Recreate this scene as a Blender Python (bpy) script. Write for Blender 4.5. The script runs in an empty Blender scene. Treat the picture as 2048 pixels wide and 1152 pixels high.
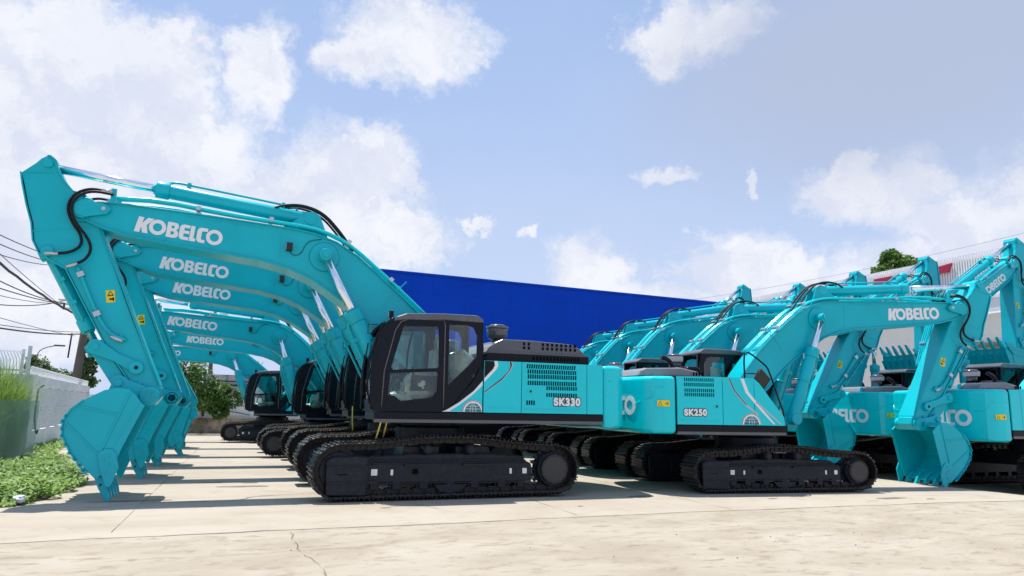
import bpy, bmesh, math, random
from mathutils import Vector, Matrix, noise
random.seed(7)
S = bpy.context.scene
COL = S.collection
R_ = math.radians

# ------------------------------------------------------------------ camera
cam_d = bpy.data.cameras.new('camera'); cam = bpy.data.objects.new('camera', cam_d); COL.objects.link(cam)
AX = Vector((0.93258739, -0.36050703, 0.01776048)); DN = Vector((0.07463114, 0.14445187, -0.98669339)); FW = Vector((0.35314437, 0.9215033, 0.16161904))
mm = Matrix.Identity(4)
for i in range(3):
    mm[i][0] = AX[i]; mm[i][1] = -DN[i]; mm[i][2] = -FW[i]
mm[0][3], mm[1][3], mm[2][3] = 0, 0, 1.5
cam.matrix_world = mm
cam_d.sensor_width = 36; cam_d.lens = 1480 / 2048 * 36; cam_d.clip_end = 3000; cam_d.clip_start = 0.05
S.camera = cam
CAMP = Vector((0, 0, 1.5))
def ray(u, v):                     # pixel of the 2048 px photograph -> direction in the world
    return (AX * (u - 1024) + DN * (v - 576) + FW * 1480).normalized()

# ------------------------------------------------------------------ light
SUN = Vector((-0.12, 0.28, 1.0)).normalized()
sd = bpy.data.lights.new('sun', 'SUN'); sd.energy = 4.2; sd.angle = R_(0.6); sd.color = (1, 0.955, 0.88)
so = bpy.data.objects.new('sun', sd); COL.objects.link(so)
so.rotation_euler = SUN.to_track_quat('Z', 'Y').to_euler(); so.location = (0, 0, 30)
S.view_settings.view_transform = 'Standard'; S.view_settings.look = 'None'
S.view_settings.exposure = 0.64; S.view_settings.gamma = 1
S.cycles.max_bounces = 8; S.cycles.transparent_max_bounces = 12; S.cycles.sample_clamp_indirect = 4

W = bpy.data.worlds.new('World'); S.world = W; W.use_nodes = True
nt = W.node_tree; nt.nodes.clear()
class NG:
    def __init__(s, t): s.t = t
    def n(s, ty, **k):
        o = s.t.nodes.new(ty)
        for a, b in k.items(): setattr(o, a, b)
        return o
    def l(s, a, b): s.t.links.new(a, b)
    def put(s, sock, v):
        if isinstance(v, bpy.types.NodeSocket): s.l(v, sock)
        else: sock.default_value = v
    def math(s, op, a, b=None, c=None, clamp=False):
        o = s.n('ShaderNodeMath', operation=op); o.use_clamp = clamp
        s.put(o.inputs[0], a)
        if b is not None: s.put(o.inputs[1], b)
        if c is not None: s.put(o.inputs[2], c)
        return o.outputs[0]
    def vm(s, op, a, b=None, sc=None):
        o = s.n('ShaderNodeVectorMath', operation=op); s.put(o.inputs[0], a)
        if b is not None: s.put(o.inputs[1], b)
        if sc is not None: s.put(o.inputs['Scale'], sc)
        return o.outputs['Value'] if op in ('LENGTH', 'DOT_PRODUCT') else o.outputs[0]
    def noise(s, vec, scale, detail=4, rough=0.5, dist=0.0, col=False):
        o = s.n('ShaderNodeTexNoise'); s.put(o.inputs['Vector'], vec); o.inputs['Scale'].default_value = scale
        o.inputs['Detail'].default_value = detail; o.inputs['Roughness'].default_value = rough; o.inputs['Distortion'].default_value = dist
        return o.outputs['Color' if col else 'Fac']
    def ramp(s, f, stops):
        o = s.n('ShaderNodeValToRGB'); s.put(o.inputs[0], f)
        e = o.color_ramp.elements
        while len(e) < len(stops): e.new(0.5)
        for i, (p, c) in enumerate(stops):
            e[i].position = p; e[i].color = c if len(c) == 4 else (*c, 1)
        return o.outputs[0]
    def mix(s, f, a, b, mode='MIX'):
        o = s.n('ShaderNodeMix', data_type='RGBA', blend_type=mode); s.put(o.inputs[0], f)
        for i, v in ((6, a), (7, b)):
            if isinstance(v, tuple) and len(v) == 3: v = (*v, 1)
            s.put(o.inputs[i], v)
        return o.outputs[2]
    def sstep(s, x, a, b):
        o = s.n('ShaderNodeMapRange', interpolation_type='SMOOTHSTEP'); s.put(o.inputs[0], x)
        o.inputs[1].default_value = a; o.inputs[2].default_value = b
        return o.outputs[0]

g = NG(nt)
tc = g.n('ShaderNodeTexCoord').outputs['Generated']
sky = g.n('ShaderNodeTexSky', sky_type='NISHITA'); sky.sun_disc = False
sky.sun_elevation = math.asin(SUN.z); sky.sun_rotation = math.atan2(SUN.x, SUN.y)
sky.air_density = 1.0; sky.dust_density = 1.6; sky.ozone_density = 1.4
# clouds: soft blobs at fixed directions of the sky, broken up by noise
nv = g.noise(tc, 5.5, 8, 0.62, 0.0, True)
warp = g.vm('SCALE', g.vm('SUBTRACT', nv, (0.5, 0.5, 0.5)), sc=0.15)
nv2 = g.noise(tc, 22.0, 10, 0.68, 0.0, True)
warp2 = g.vm('SCALE', g.vm('SUBTRACT', nv2, (0.5, 0.5, 0.5)), sc=0.055)
pos = g.vm('ADD', g.vm('ADD', tc, warp), warp2)
def blob(u, v, ru, rv, inner=0.55, outer=1.0, p=pos, lin=False):
    d = ray(u, v); up = Vector((0, 0, 1)); rt = d.cross(up).normalized(); u2 = rt.cross(d).normalized()
    a = g.vm('DOT_PRODUCT', p, tuple(rt)); b = g.vm('DOT_PRODUCT', p, tuple(u2)); c = g.vm('DOT_PRODUCT', p, tuple(d))
    oa = g.math('MULTIPLY', a, 1480.0 / ru); ob = g.math('MULTIPLY', b, 1480.0 / rv)
    rr = g.math('SQRT', g.math('ADD', g.math('MULTIPLY', oa, oa), g.math('MULTIPLY', ob, ob)))
    m = g.math('SUBTRACT', 1.0, rr, clamp=True) if lin else g.sstep(rr, outer, inner)
    return g.math('MULTIPLY', m, g.math('GREATER_THAN', c, 0.0))
CL = [(60, 330, 290, 120), (300, 340, 210, 95), (620, 390, 190, 110), (730, 350, 95, 70), (520, 140, 75, 90), (330, 120, 90, 80),
      (180, 190, 260, 90), (820, 80, 140, 100), (720, 125, 90, 60), (1400, 60, 110, 70), (1330, 90, 50, 40), (330, 520, 360, 130), (780, 470, 110, 60),
      (1220, 545, 130, 70), (1480, 545, 180, 80), (1750, 400, 130, 70), (1960, 450, 170, 60), (1330, 335, 55, 22), (1710, 335, 60, 30),
      (1900, 560, 260, 80), (60, 90, 180, 110), (930, 440, 24, 16), (1050, 464, 32, 14), (1500, 365, 12, 18), (60, 560, 260, 160),
      (-500, 300, 500, 160), (2600, 380, 500, 140), (1020, 610, 900, 60)]
mask = None
for (u, v, a, b) in CL:
    m = blob(u, v, a * 1.5, b * 1.5, lin=True)
    mask = m if mask is None else g.math('MAXIMUM', mask, m)
# other clouds all round the sky (behind the viewer too)
bg = g.sstep(g.noise(tc, 2.6, 7, 0.6), 0.52, 0.66)
front = g.sstep(g.vm('DOT_PRODUCT', tc, tuple(ray(1024, 500))), 0.66, 0.5)
mask = g.math('MAXIMUM', mask, g.math('MULTIPLY', bg, front))
fb = g.noise(pos, 8.0, 10, 0.60)
fb2 = g.noise(g.vm('ADD', pos, (0.006, -0.01, 0.035)), 8.0, 6, 0.60)
dens = g.math('ADD', g.math('MULTIPLY', mask, 1.15), g.math('MULTIPLY', g.math('SUBTRACT', fb, 0.5), 1.5))
mask = g.math('MULTIPLY', g.sstep(dens, 0.19, 0.70), g.sstep(mask, 0.0, 0.10))
lit = g.sstep(g.math('SUBTRACT', fb, fb2), -0.10, 0.10)
veil = g.math('MULTIPLY', g.noise(tc, 2.2, 5, 0.55), 0.42)
grey = blob(1800, 110, 620, 300, 0.25, 1.0, g.vm('ADD', tc, g.vm('SCALE', g.vm('SUBTRACT', nv, (0.5, 0.5, 0.5)), sc=0.10)))
shade = g.noise(g.vm('ADD', pos, (0, 0, 0.03)), 7.0, 5, 0.6)
# summer haze lightens the lower sky
skyc = g.mix(1.0, sky.outputs[0], (0.76, 0.81, 0.90), 'MULTIPLY')
sep = g.n('ShaderNodeSeparateXYZ'); g.l(tc, sep.inputs[0])
hz = g.sstep(sep.outputs[2], 0.62, -0.05)
c1 = g.mix(g.math('ADD', g.math('ADD', g.math('MULTIPLY', hz, 0.60), 0.13), veil, clamp=True), g.mix(0.55, skyc, (2.4, 4.6, 9.2)), (5.6, 6.5, 8.4))
cloud = g.mix(g.math('ADD', g.math('MULTIPLY', lit, 0.65), g.math('MULTIPLY', g.sstep(shade, 0.40, 0.62), 0.35)), (6.3, 6.75, 8.0), (8.1, 8.25, 8.8))
c2 = g.mix(mask, c1, cloud)
c3 = g.mix(g.math('MULTIPLY', grey, 0.8), c2, (4.3, 4.85, 6.3))
bgd = g.n('ShaderNodeBackground'); g.l(c3, bgd.inputs[0]); bgd.inputs[1].default_value = 0.0735
wo = g.n('ShaderNodeOutputWorld'); g.l(bgd.outputs[0], wo.inputs[0])

# ------------------------------------------------------------------ materials
def mat(name, col, rough=0.5, metal=0.0, coat=0.0, vary=0.0, vscale=3.0, bump=0.0, bscale=60.0, spec=0.5, dust=None, dustamt=0.0, top_dust_highlight=None):
    m = bpy.data.materials.new(name); m.use_nodes = True
    t = m.node_tree; b = t.nodes['Principled BSDF']; q = NG(t)
    b.inputs['Base Color'].default_value = (*col, 1); b.inputs['Roughness'].default_value = rough
    b.inputs['Metallic'].default_value = metal; b.inputs['Coat Weight'].default_value = coat; b.inputs['Coat Roughness'].default_value = 0.12
    b.inputs['Specular IOR Level'].default_value = spec
    oc = q.n('ShaderNodeTexCoord').outputs['Object']
    if vary or dust:
        f = q.noise(oc, vscale, 6, 0.6)
        lo = tuple(max(0, c * (1 - vary)) for c in col); hi = tuple(c * (1 + vary) for c in col)
        c = q.ramp(f, [(0.3, lo), (0.7, hi)])
        if dust:
            f2 = q.noise(oc, vscale * 3.3, 8, 0.7)
            c = q.mix(q.math('MULTIPLY', q.sstep(f2, 0.42, 0.72), dustamt), c, dust)
        q.l(c, b.inputs['Base Color'])
        q.l(q.math('ADD', q.math('MULTIPLY', f, 0.25), rough - 0.12), b.inputs['Roughness'])
    if top_dust_highlight:  # dust tone on upward faces, also painting highlights onto the ledges
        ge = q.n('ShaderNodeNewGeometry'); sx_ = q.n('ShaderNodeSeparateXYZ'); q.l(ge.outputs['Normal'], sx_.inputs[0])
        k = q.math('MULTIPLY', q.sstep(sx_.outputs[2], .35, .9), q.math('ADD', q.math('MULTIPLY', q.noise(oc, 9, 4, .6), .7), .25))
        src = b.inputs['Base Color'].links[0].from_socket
        q.l(q.mix(k, src, top_dust_highlight), b.inputs['Base Color'])
    if bump:
        bp = q.n('ShaderNodeBump'); bp.inputs['Strength'].default_value = bump; bp.inputs['Distance'].default_value = 0.01
        q.l(q.noise(oc, bscale, 4, 0.6), bp.inputs['Height']); q.l(bp.outputs[0], b.inputs['Normal'])
    return m
TEAL = mat('teal_paint', (0.0, 0.45, 0.535), 0.32, 0, 0.10, 0.07, 1.4, 0.05, 90, 0.28)
TEALB = mat('teal_body_paint', (0.0, 0.62, 0.69), 0.24, 0, 0.30, 0.04, 1.0, 0.02, 40, 0.3)
BLK = mat('dark_navy_paint', (0.0035, 0.0055, 0.011), 0.26, 0, 0.0, 0.2, 2, 0.02, 60, 0.20)
GREY = mat('charcoal_hood_paint', (0.085, 0.088, 0.10), 0.26, 0, 0.35, 0.12, 3)
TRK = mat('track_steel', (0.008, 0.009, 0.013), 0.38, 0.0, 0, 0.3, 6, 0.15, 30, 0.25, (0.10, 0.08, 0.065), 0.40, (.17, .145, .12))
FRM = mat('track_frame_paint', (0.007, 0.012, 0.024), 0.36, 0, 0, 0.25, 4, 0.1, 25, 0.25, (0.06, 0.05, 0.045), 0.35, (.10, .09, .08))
CHR = mat('chromed_rod', (0.86, 0.86, 0.88), 0.13, 1.0)
STL = mat('zinc_steel', (0.55, 0.55, 0.56), 0.3, 0.9)
RUB = mat('rubber_hose', (0.010, 0.010, 0.012), 0.5, 0, 0, 0.2, 8, spec=.25)
HUB = mat('hub_cover_grey', (0.032, 0.031, 0.033), 0.5, 0, 0, 0.2, 8)
WHT = mat('white_lettering', (0.82, 0.82, 0.83), 0.45)
YEL = mat('yellow_sticker', (0.85, 0.62, 0.01), 0.5)
INK = mat('black_print', (0.01, 0.01, 0.012), 0.5)
REDP = mat('red_print', (0.6, 0.02, 0.02), 0.5)
HOODB = mat('grey_hood_paint', (0.20, 0.20, 0.215), 0.28, 0, 0.35, 0.10, 3)
HOLE = mat('radiator_shade_black', (0.004, 0.004, 0.005), 0.9, spec=0.1)
WRAP = mat('plastic_wrap', (0.62, 0.58, 0.46), 0.22, 0, 0.6, 0.25, 9, 1.0, 14)
STRAP = mat('yellow_strap', (0.75, 0.58, 0.08), 0.7, vary=0.1)
LAMP = mat('lamp_lens', (0.5, 0.5, 0.5), 0.1, 0.6)
LIGHTGREY = mat('light_grey_decal', (0.48, 0.47, 0.50), 0.4)
TEALD = mat('deep_teal_decal', (0.0, 0.16, 0.20), 0.35)
def glass(name, tint, f=0.62):
    m = bpy.data.materials.new(name); m.use_nodes = True; t = m.node_tree; t.nodes.clear(); q = NG(t)
    o = q.n('ShaderNodeOutputMaterial'); tr = q.n('ShaderNodeBsdfTransparent'); tr.inputs[0].default_value = (*tint, 1)
    gl = q.n('ShaderNodeBsdfGlossy'); gl.inputs['Roughness'].default_value = 0.02
    fr = q.n('ShaderNodeFresnel'); fr.inputs[0].default_value = 1.5
    mx = q.n('ShaderNodeMixShader'); q.l(q.math('ADD', q.math('MULTIPLY', fr.outputs[0], 1.0), 0.01), mx.inputs[0]); q.l(tr.outputs[0], mx.inputs[1]); q.l(gl.outputs[0], mx.inputs[2])
    q.l(mx.outputs[0], o.inputs[0]); return m
GLASS = glass('tinted_glass', (0.88, 0.98, 0.98))

# ------------------------------------------------------------------ mesh kit
class MB:
    def __init__(s, *mats): s.bm = bmesh.new(); s.mats = list(mats)
    def _fin(s, vs, mi, smooth=False, bev=0.0, seg=2):
        fs = set(f for v in vs for f in v.link_faces)
        for f in fs: f.material_index = mi; f.smooth = smooth
        if bev > 0:
            es = set(e for v in vs for e in v.link_edges)
            es = [e for e in es if len(e.link_faces) == 2 and e.calc_face_angle(0) > 0.5]
            if es:
                r = bmesh.ops.bevel(s.bm, geom=es, offset=bev, segments=seg, affect='EDGES', profile=0.5, clamp_overlap=True)
                for f in r['faces']: f.material_index = mi
    def prism(s, pts, y0, y1, mi=0, bev=0.0, ax='y', seg=2):
        def P(a, b, c):
            return (a, c, b) if ax == 'y' else ((a, b, c) if ax == 'z' else (c, a, b))
        A = [s.bm.verts.new(P(p[0], p[1], y0)) for p in pts]; B = [s.bm.verts.new(P(p[0], p[1], y1)) for p in pts]
        n = len(pts); fs = []
        fs.append(s.bm.faces.new(A)); fs.append(s.bm.faces.new(B[::-1]))
        for i in range(n):
            fs.append(s.bm.faces.new((A[(i + 1) % n], A[i], B[i], B[(i + 1) % n])))
        bmesh.ops.recalc_face_normals(s.bm, faces=fs)
        s._fin(A + B, mi, False, bev, seg); return s
    def box(s, x0, x1, y0, y1, z0, z1, mi=0, bev=0.0, M=None):
        vs = [s.bm.verts.new(p) for p in ((x0, y0, z0), (x1, y0, z0), (x1, y1, z0), (x0, y1, z0), (x0, y0, z1), (x1, y0, z1), (x1, y1, z1), (x0, y1, z1))]
        if M is not None:
            for v in vs: v.co = M @ v.co
        for q in ((3, 2, 1, 0), (4, 5, 6, 7), (0, 1, 5, 4), (1, 2, 6, 5), (2, 3, 7, 6), (3, 0, 4, 7)): s.bm.faces.new([vs[i] for i in q])
        s._fin(vs, mi, False, bev); return s
    def cyl(s, p0, p1, r, r1=None, seg=20, mi=0, bev=0.0):
        p0, p1 = Vector(p0), Vector(p1); d = p1 - p0; r1 = r if r1 is None else r1
        q = d.to_track_quat('Z', 'Y'); A = []; B = []
        for i in range(seg):
            a = 2 * math.pi * i / seg; c = Vector((math.cos(a), math.sin(a), 0))
            A.append(s.bm.verts.new(p0 + q @ (c * r))); B.append(s.bm.verts.new(p1 + q @ (c * r1)))
        f1 = s.bm.faces.new(A[::-1]); f2 = s.bm.faces.new(B)
        f1.material_index = f2.material_index = mi
        for i in range(seg):
            f = s.bm.faces.new((A[i], A[(i + 1) % seg], B[(i + 1) % seg], B[i])); f.smooth = True; f.material_index = mi
        if bev:
            es = list(f1.edges) + list(f2.edges)
            r = bmesh.ops.bevel(s.bm, geom=es, offset=bev, segments=2, affect='EDGES', profile=0.5, clamp_overlap=True)
            for f in r['faces']: f.material_index = mi
        return s
    def tube(s, pts, r, seg=8, mi=0, smoothpath=0):
        P = [Vector(p) for p in pts]
        for _ in range(smoothpath):
            Q = [P[0]]
            for a, b in zip(P, P[1:]): Q += [a * .75 + b * .25, a * .25 + b * .75]
            P = Q + [P[-1]]
        rings = []; up = None
        for i, p in enumerate(P):
            t = (P[min(i + 1, len(P) - 1)] - P[max(i - 1, 0)]).normalized()
            if up is None:
                up = t.orthogonal().normalized()
            up = (up - t * up.dot(t)).normalized(); sd_ = t.cross(up)
            rings.append([s.bm.verts.new(p + up * math.cos(2 * math.pi * k / seg) * r + sd_ * math.sin(2 * math.pi * k / seg) * r) for k in range(seg)])
        for a, b in zip(rings, rings[1:]):
            for k in range(seg):
                f = s.bm.faces.new((a[k], a[(k + 1) % seg], b[(k + 1) % seg], b[k])); f.smooth = True; f.material_index = mi
        for rr in (rings[0][::-1], rings[-1]):
            f = s.bm.faces.new(rr); f.material_index = mi
        return s
    def strip(s, path, y0, y1, th, mi=0, bev=0.0, closed=False):   # plate that follows a path in the xz plane
        n = len(path); out = []
        for i in range(n):
            a = Vector(path[(i - 1) % n if closed else max(i - 1, 0)]); b = Vector(path[(i + 1) % n if closed else min(i + 1, n - 1)])
            t = (b - a).normalized(); out.append((path[i][0] - t.y * th, path[i][1] + t.x * th))
        vs = []
        for y in (y0, y1):
            vs.append([s.bm.verts.new((p[0], y, p[1])) for p in path]); vs.append([s.bm.verts.new((p[0], y, p[1])) for p in out])
        a0, b0, a1, b1 = vs; fs = []
        for i in range(n if closed else n - 1):
            j = (i + 1) % n
            for q in ((a0[i], a0[j], b0[j], b0[i]), (a1[j], a1[i], b1[i], b1[j]), (a0[j], a0[i], a1[i], a1[j]), (b0[i], b0[j], b1[j], b1[i])):
                fs.append(s.bm.faces.new(q))
        if not closed:
            fs.append(s.bm.faces.new((a0[0], b0[0], b1[0], a1[0]))); fs.append(s.bm.faces.new((a0[-1], a1[-1], b1[-1], b0[-1])))
        for f in fs: f.material_index = mi
        bmesh.ops.recalc_face_normals(s.bm, faces=fs)
        return s
    def ball(s, c, r, sx=1, sy=1, sz=1, mi=0, sub=2):
        q = bmesh.ops.create_icosphere(s.bm, subdivisions=sub, radius=r)
        for v in q['verts']: v.co = Vector((v.co.x * sx, v.co.y * sy, v.co.z * sz)) + Vector(c)
        for f in set(f for v in q['verts'] for f in v.link_faces): f.smooth = True; f.material_index = mi
        return s
    def quad(s, pts, mi=0):
        f = s.bm.faces.new([s.bm.verts.new(p) for p in pts]); f.material_index = mi; return s
    def add(s, me, M, mi=0):
        b = bmesh.new(); b.from_mesh(me); b.transform(M)
        mp = {v: s.bm.verts.new(v.co) for v in b.verts}
        for f in b.faces:
            try: nf = s.bm.faces.new([mp[v] for v in f.verts]); nf.material_index = mi
            except ValueError: pass
        b.free(); return s
    def mesh(s, name, scale=None, M=None):
        if scale: s.bm.transform(Matrix.Scale(scale, 4))
        if M is not None: s.bm.transform(M)
        me = bpy.data.meshes.new(name); s.bm.to_mesh(me); s.bm.free()
        for m in s.mats: me.materials.append(m)
        return me
def flat(splines, th):                        # closed outlines (holes by even-odd) -> extruded mesh in xy
    cu = bpy.data.curves.new('outline', 'CURVE'); cu.dimensions = '2D'; cu.fill_mode = 'BOTH'; cu.extrude = th / 2
    for sp in splines:
        p = cu.splines.new('POLY'); p.points.add(len(sp) - 1)
        for i, q in enumerate(sp): p.points[i].co = (q[0], q[1], 0, 1)
        p.use_cyclic_u = True
    return curve_mesh(cu)
def curve_mesh(cu):
    o = bpy.data.objects.new('tmp', cu); COL.objects.link(o)
    dg = bpy.context.evaluated_depsgraph_get(); me = bpy.data.meshes.new_from_object(o.evaluated_get(dg))
    bpy.data.objects.remove(o); bpy.data.curves.remove(cu); return me
def text_mesh(body, size, bold, th):
    cu = bpy.data.curves.new('txt', 'FONT'); cu.body = body; cu.size = size; cu.offset = bold; cu.extrude = th / 2; cu.align_x = 'CENTER'; cu.align_y = 'CENTER'; cu.space_character = 1.12
    return curve_mesh(cu)
def circ(cx, cy, r, n=28, a0=0, a1=360, rev=False):
    L = [(cx + r * math.cos(R_(a0 + (a1 - a0) * i / n)), cy + r * math.sin(R_(a0 + (a1 - a0) * i / n))) for i in range(n + (0 if a1 - a0 == 360 else 1))]
    return L[::-1] if rev else L
def obj(name, me, parent=None, M=None, label=None):
    o = bpy.data.objects.new(name, me); COL.objects.link(o)
    if parent is not None: o.parent = parent
    if M is not None: o.matrix_basis = M
    if label: o['label'] = label
    return o
def tag(o, label=None, cat=None, group=None, kind=None):
    for k, v in (('label', label), ('category', cat), ('group', group), ('kind', kind)):
        if v: o[k] = v
    return o

# wordmark lettering, cap height 1
def wordmark_outline():
    out = []; x = 0
    def put(sps, w):
        nonlocal x
        for sp in sps: out.append([(p[0] + x, p[1]) for p in sp])
        x += w
    put([[(0, 0), (.13, 1), (.44, 1), (.38, .60), (.66, 1), (1.04, 1), (.66, .52), (.80, 0), (.48, 0), (.36, .36), (.31, 0)]], .80)
    put([circ(.50, .5, .50, 36), circ(.50, .5, .27, 30)], 1.05)
    put([[(0, 0), (0, 1), (.44, 1), (.58, .97), (.66, .86), (.67, .70), (.60, .57), (.54, .53), (.63, .47), (.70, .36), (.70, .18), (.62, .05), (.46, 0)],
         [(.25, .80), (.38, .80), (.42, .74), (.42, .66), (.38, .61), (.25, .61)], [(.25, .42), (.40, .42), (.45, .36), (.45, .26), (.40, .20), (.25, .20)]], .745)
    put([[(.20, 1), (.60, 1), (.60, .80), (.30, .80), (.27, .76), (.27, .64), (.30, .61), (.60, .61), (.60, .42), (.30, .42), (.27, .38), (.27, .24), (.30, .20), (.60, .20), (.60, 0), (.20, 0), (.08, .06), (0, .20), (0, .80), (.08, .94)]], .645)
    put([[(0, 0), (0, 1), (.25, 1), (.25, .20), (.37, .20), (.37, 0)]], .415)
    put([[(.22, 1), (.62, 1), (.62, .78), (.34, .78), (.28, .72), (.28, .28), (.34, .20), (.52, .20), (.52, 0), (.20, 0), (.07, .07), (0, .22), (0, .78), (.08, .94)]], .56)
    put([circ(.51, .5, .51, 36), circ(.51, .5, .28, 30)], 1.02)
    return out, x
WM, WML = wordmark_outline()
WMME = flat(WM, 0.012)
def side_M(x, y, z, side, s, tilt=0):     # text plane -> side of a machine; side=+1 left (y+), -1 right
    X = Vector((-side, 0, 0)); Z = Vector((0, 0, 1)); N = Vector((0, side, 0))
    m = Matrix(((X.x, Z.x, N.x, x), (X.y, Z.y, N.y, y), (X.z, Z.z, N.z, z), (0, 0, 0, 1)))
    return m @ Matrix.Rotation(R_(tilt), 4, 'Z') @ Matrix.Diagonal((s, s, 1, 1))

# ------------------------------------------------------------------ excavator meshes (x forward, y left, z up)
FOOT = (-0.1, 2.15); PIV = (6.03, 4.60); BPIN = (4.776, 1.608); TIP = (6.597, 5.306); CPIN = (2.15, 4.15)
BTOP = [(5.80, 4.72), (5.34, 4.735), (4.3, 4.69), (3.30, 4.635), (2.75, 4.60), (2.35, 4.55), (1.95, 4.43), (1.56, 4.21), (1.16, 3.89), (.69, 3.50), (.30, 3.15), (-.12, 2.68), (-.30, 2.40)]
BBOT = [(.12, 2.02), (.62, 2.42), (1.11, 2.88), (1.44, 3.14), (1.89, 3.44), (2.33, 3.72), (2.75, 3.89), (3.25, 4.00), (3.9, 4.065), (4.5, 4.12), (5.36, 4.225), (5.72, 4.32), (6.02, 4.44)]
MESH = {}
def rel(pts, o): return [(p[0] - o[0], p[1] - o[1]) for p in pts]
def warp1(x, z):
    k = math.sin(math.pi * min(max(x / 6.13, 0), 1)); return x - .34 * k, z - .10 * k
def warp_b(b, T):
    if T == 'B':
        for v in b.bm.verts: v.co.x, v.co.z = warp1(v.co.x, v.co.z)
def build_front(T, sc):
    # boom
    b = MB(TEAL, STL, RUB)
    poly = [(6.16, 4.50), (6.21, 4.62), (6.15, 4.73), (6.0, 4.78)] + BTOP + [(-.33, 2.15), (-.27, 2.0), (-.12, 1.93)] + BBOT
    b.prism(rel(poly, FOOT), -.27, .27)
    tp = rel(BTOP, FOOT); bt = rel(BBOT, FOOT)
    b.strip(tp[::-1], -.305, .305, .022); b.strip(bt[::-1], -.305, .305, .022)
    for y in (-.305, .305):
        b.tube([(p[0], y, p[1]) for p in bt], .013, 6); b.tube([(p[0], y, p[1] + .01) for p in tp], .011, 6)
    for sgn in (1, -1):
        y = .27 * sgn
        P = Vector(CPIN) - Vector(FOOT)
        b.cyl((P.x, y, P.y), (P.x, y + .035 * sgn, P.y), .27, .25, 32, 0)
        b.cyl((P.x, y, P.y), (P.x, y + .30 * sgn, P.y), .105, None, 24, 0, .01)
        b.cyl((P.x, y + .30 * sgn, P.y), (P.x, y + .325 * sgn, P.y), .06, None, 18, 0)
        Q = Vector(PIV) - Vector(FOOT)
        b.cyl((Q.x, y, Q.y), (Q.x, y + .05 * sgn, Q.y), .165, .155, 28, 0)
        pl = [(Q.x - .05, Q.y - .14), (Q.x + .1, Q.y - .10), (Q.x + .12, Q.y + .08), (Q.x, Q.y + .15), (Q.x - .34, Q.y + .10), (Q.x - .42, Q.y + .02), (Q.x - .36, Q.y - .06)]
        b.prism(pl, y + .05 * sgn, y + .07 * sgn, 0, .006)
        b.cyl((Q.x - .31, y, Q.y + .02), (Q.x - .31, y + .10 * sgn, Q.y + .02), .035, None, 12, 1)
        # weld seams
        b.box(-.004, .004, y, y + .006 * sgn, -.02, .48, 0, 0, Matrix.Translation((3.02, 0, 1.88)))
        b.prism([(4.86, 2.06), (4.84, 2.56), (4.87, 2.56), (4.89, 2.06)], y, y + .008 * sgn)
        b.prism([(1.15, 1.18), (.72, 1.66), (.735, 1.675), (1.165, 1.195)], y, y + .008 * sgn)
        b.prism([(3.25, 2.42), (3.25, 2.43), (4.6, 2.50), (4.6, 2.49)], y, y + .006 * sgn)
    # arm cylinder bracket
    br = rel([(2.05, 4.42), (2.25, 4.93), (2.36, 5.0), (2.50, 4.98), (2.58, 4.88), (3.0, 4.58)], FOOT)
    for y in (-.16, .12): b.prism(br, y, y + .04, 0, .006)
    warp_b(b, T); MESH[T + 'boom'] = b.mesh('boom', sc)
    # pipes along the boom
    b = MB(TEAL, STL, RUB, TEALB)
    for k, y in enumerate((-.31, -.235, -.16, .16, .235, .31)):
        off = .075
        path = [(p[0], y, p[1] + off) for p in rel([(5.55, 4.76), (4.9, 4.80 + .0 * k), (3.9, 4.69), (3.0, 4.63), (2.45, 4.60), (1.98, 4.49), (1.58, 4.26), (1.18, 3.94), (.71, 3.55), (.25, 3.15)], FOOT)]
        b.tube(path, .023, 8, 3, 1)
    for (x, z, a) in ((4.3, 4.72, 2), (3.1, 4.66, 2), (1.75, 4.39, 32), (.95, 3.76, 41)):
        M = Matrix.Translation((x - FOOT[0], 0, z - FOOT[1] + .03)) @ Matrix.Rotation(-R_(a), 4, 'Y')
        b.box(-.035, .035, -.34, -.13, .015, .085, 1, .006, M); b.box(-.035, .035, .13, .34, .015, .085, 1, .006, M)
    warp_b(b, T); MESH[T + 'pipe'] = b.mesh('hydraulic_pipe', sc)
    b = MB(RUB, STL, TEAL)
    for y in (-.10, .02, .10):
        pa = [(3.05, 5.06), (2.85, 5.14), (2.55, 5.16), (2.2, 5.05), (1.9, 4.75), (1.62, 4.38)]
        b.tube([(p[0], y * (1 + .8 * i / 5), p[1] - .05) for i, p in enumerate(rel(pa, FOOT))], .021, 8, 0, 2)
    warp_b(b, T); MESH[T + 'hose'] = b.mesh('hose', sc)
    for sgn, sd in ((1, 'L'), (-1, 'R')):
        # boom-tip to arm hoses on each side
        b = MB(RUB, STL, TEAL)
        y = .31 * sgn
        h1 = rel([(5.72, 4.93), (5.95, 4.95), (6.17, 4.83), (6.25, 4.60), (6.16, 4.36), (6.0, 4.16), (5.98, 3.98), (6.12, 3.86), (6.33, 3.82)], FOOT)
        h2 = rel([(5.60, 4.87), (5.90, 4.90), (6.10, 4.80), (6.20, 4.60), (6.10, 4.34), (5.90, 4.12), (5.82, 3.92), (5.90, 3.74), (6.05, 3.66)], FOOT)
        b.tube([(p[0], y, p[1]) for p in h1], .024, 8, 0, 2); b.tube([(p[0], y + .05 * sgn, p[1]) for p in h2], .024, 8, 0, 2)
        b.cyl((h1[0][0] - .1, y, h1[0][1]), (h1[0][0] + .06, y, h1[0][1]), .032, None, 10, 1)
        b.cyl((h1[-1][0] - .04, y, h1[-1][1]), (h1[-1][0] + .15, y, h1[-1][1] + .0), .03, None, 10, 1)
        b.cyl((h2[-1][0] - .05, y + .05 * sgn, h2[-1][1] + .02), (h2[-1][0] + .10, y + .05 * sgn, h2[-1][1] - .05), .03, None, 10, 1)
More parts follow.
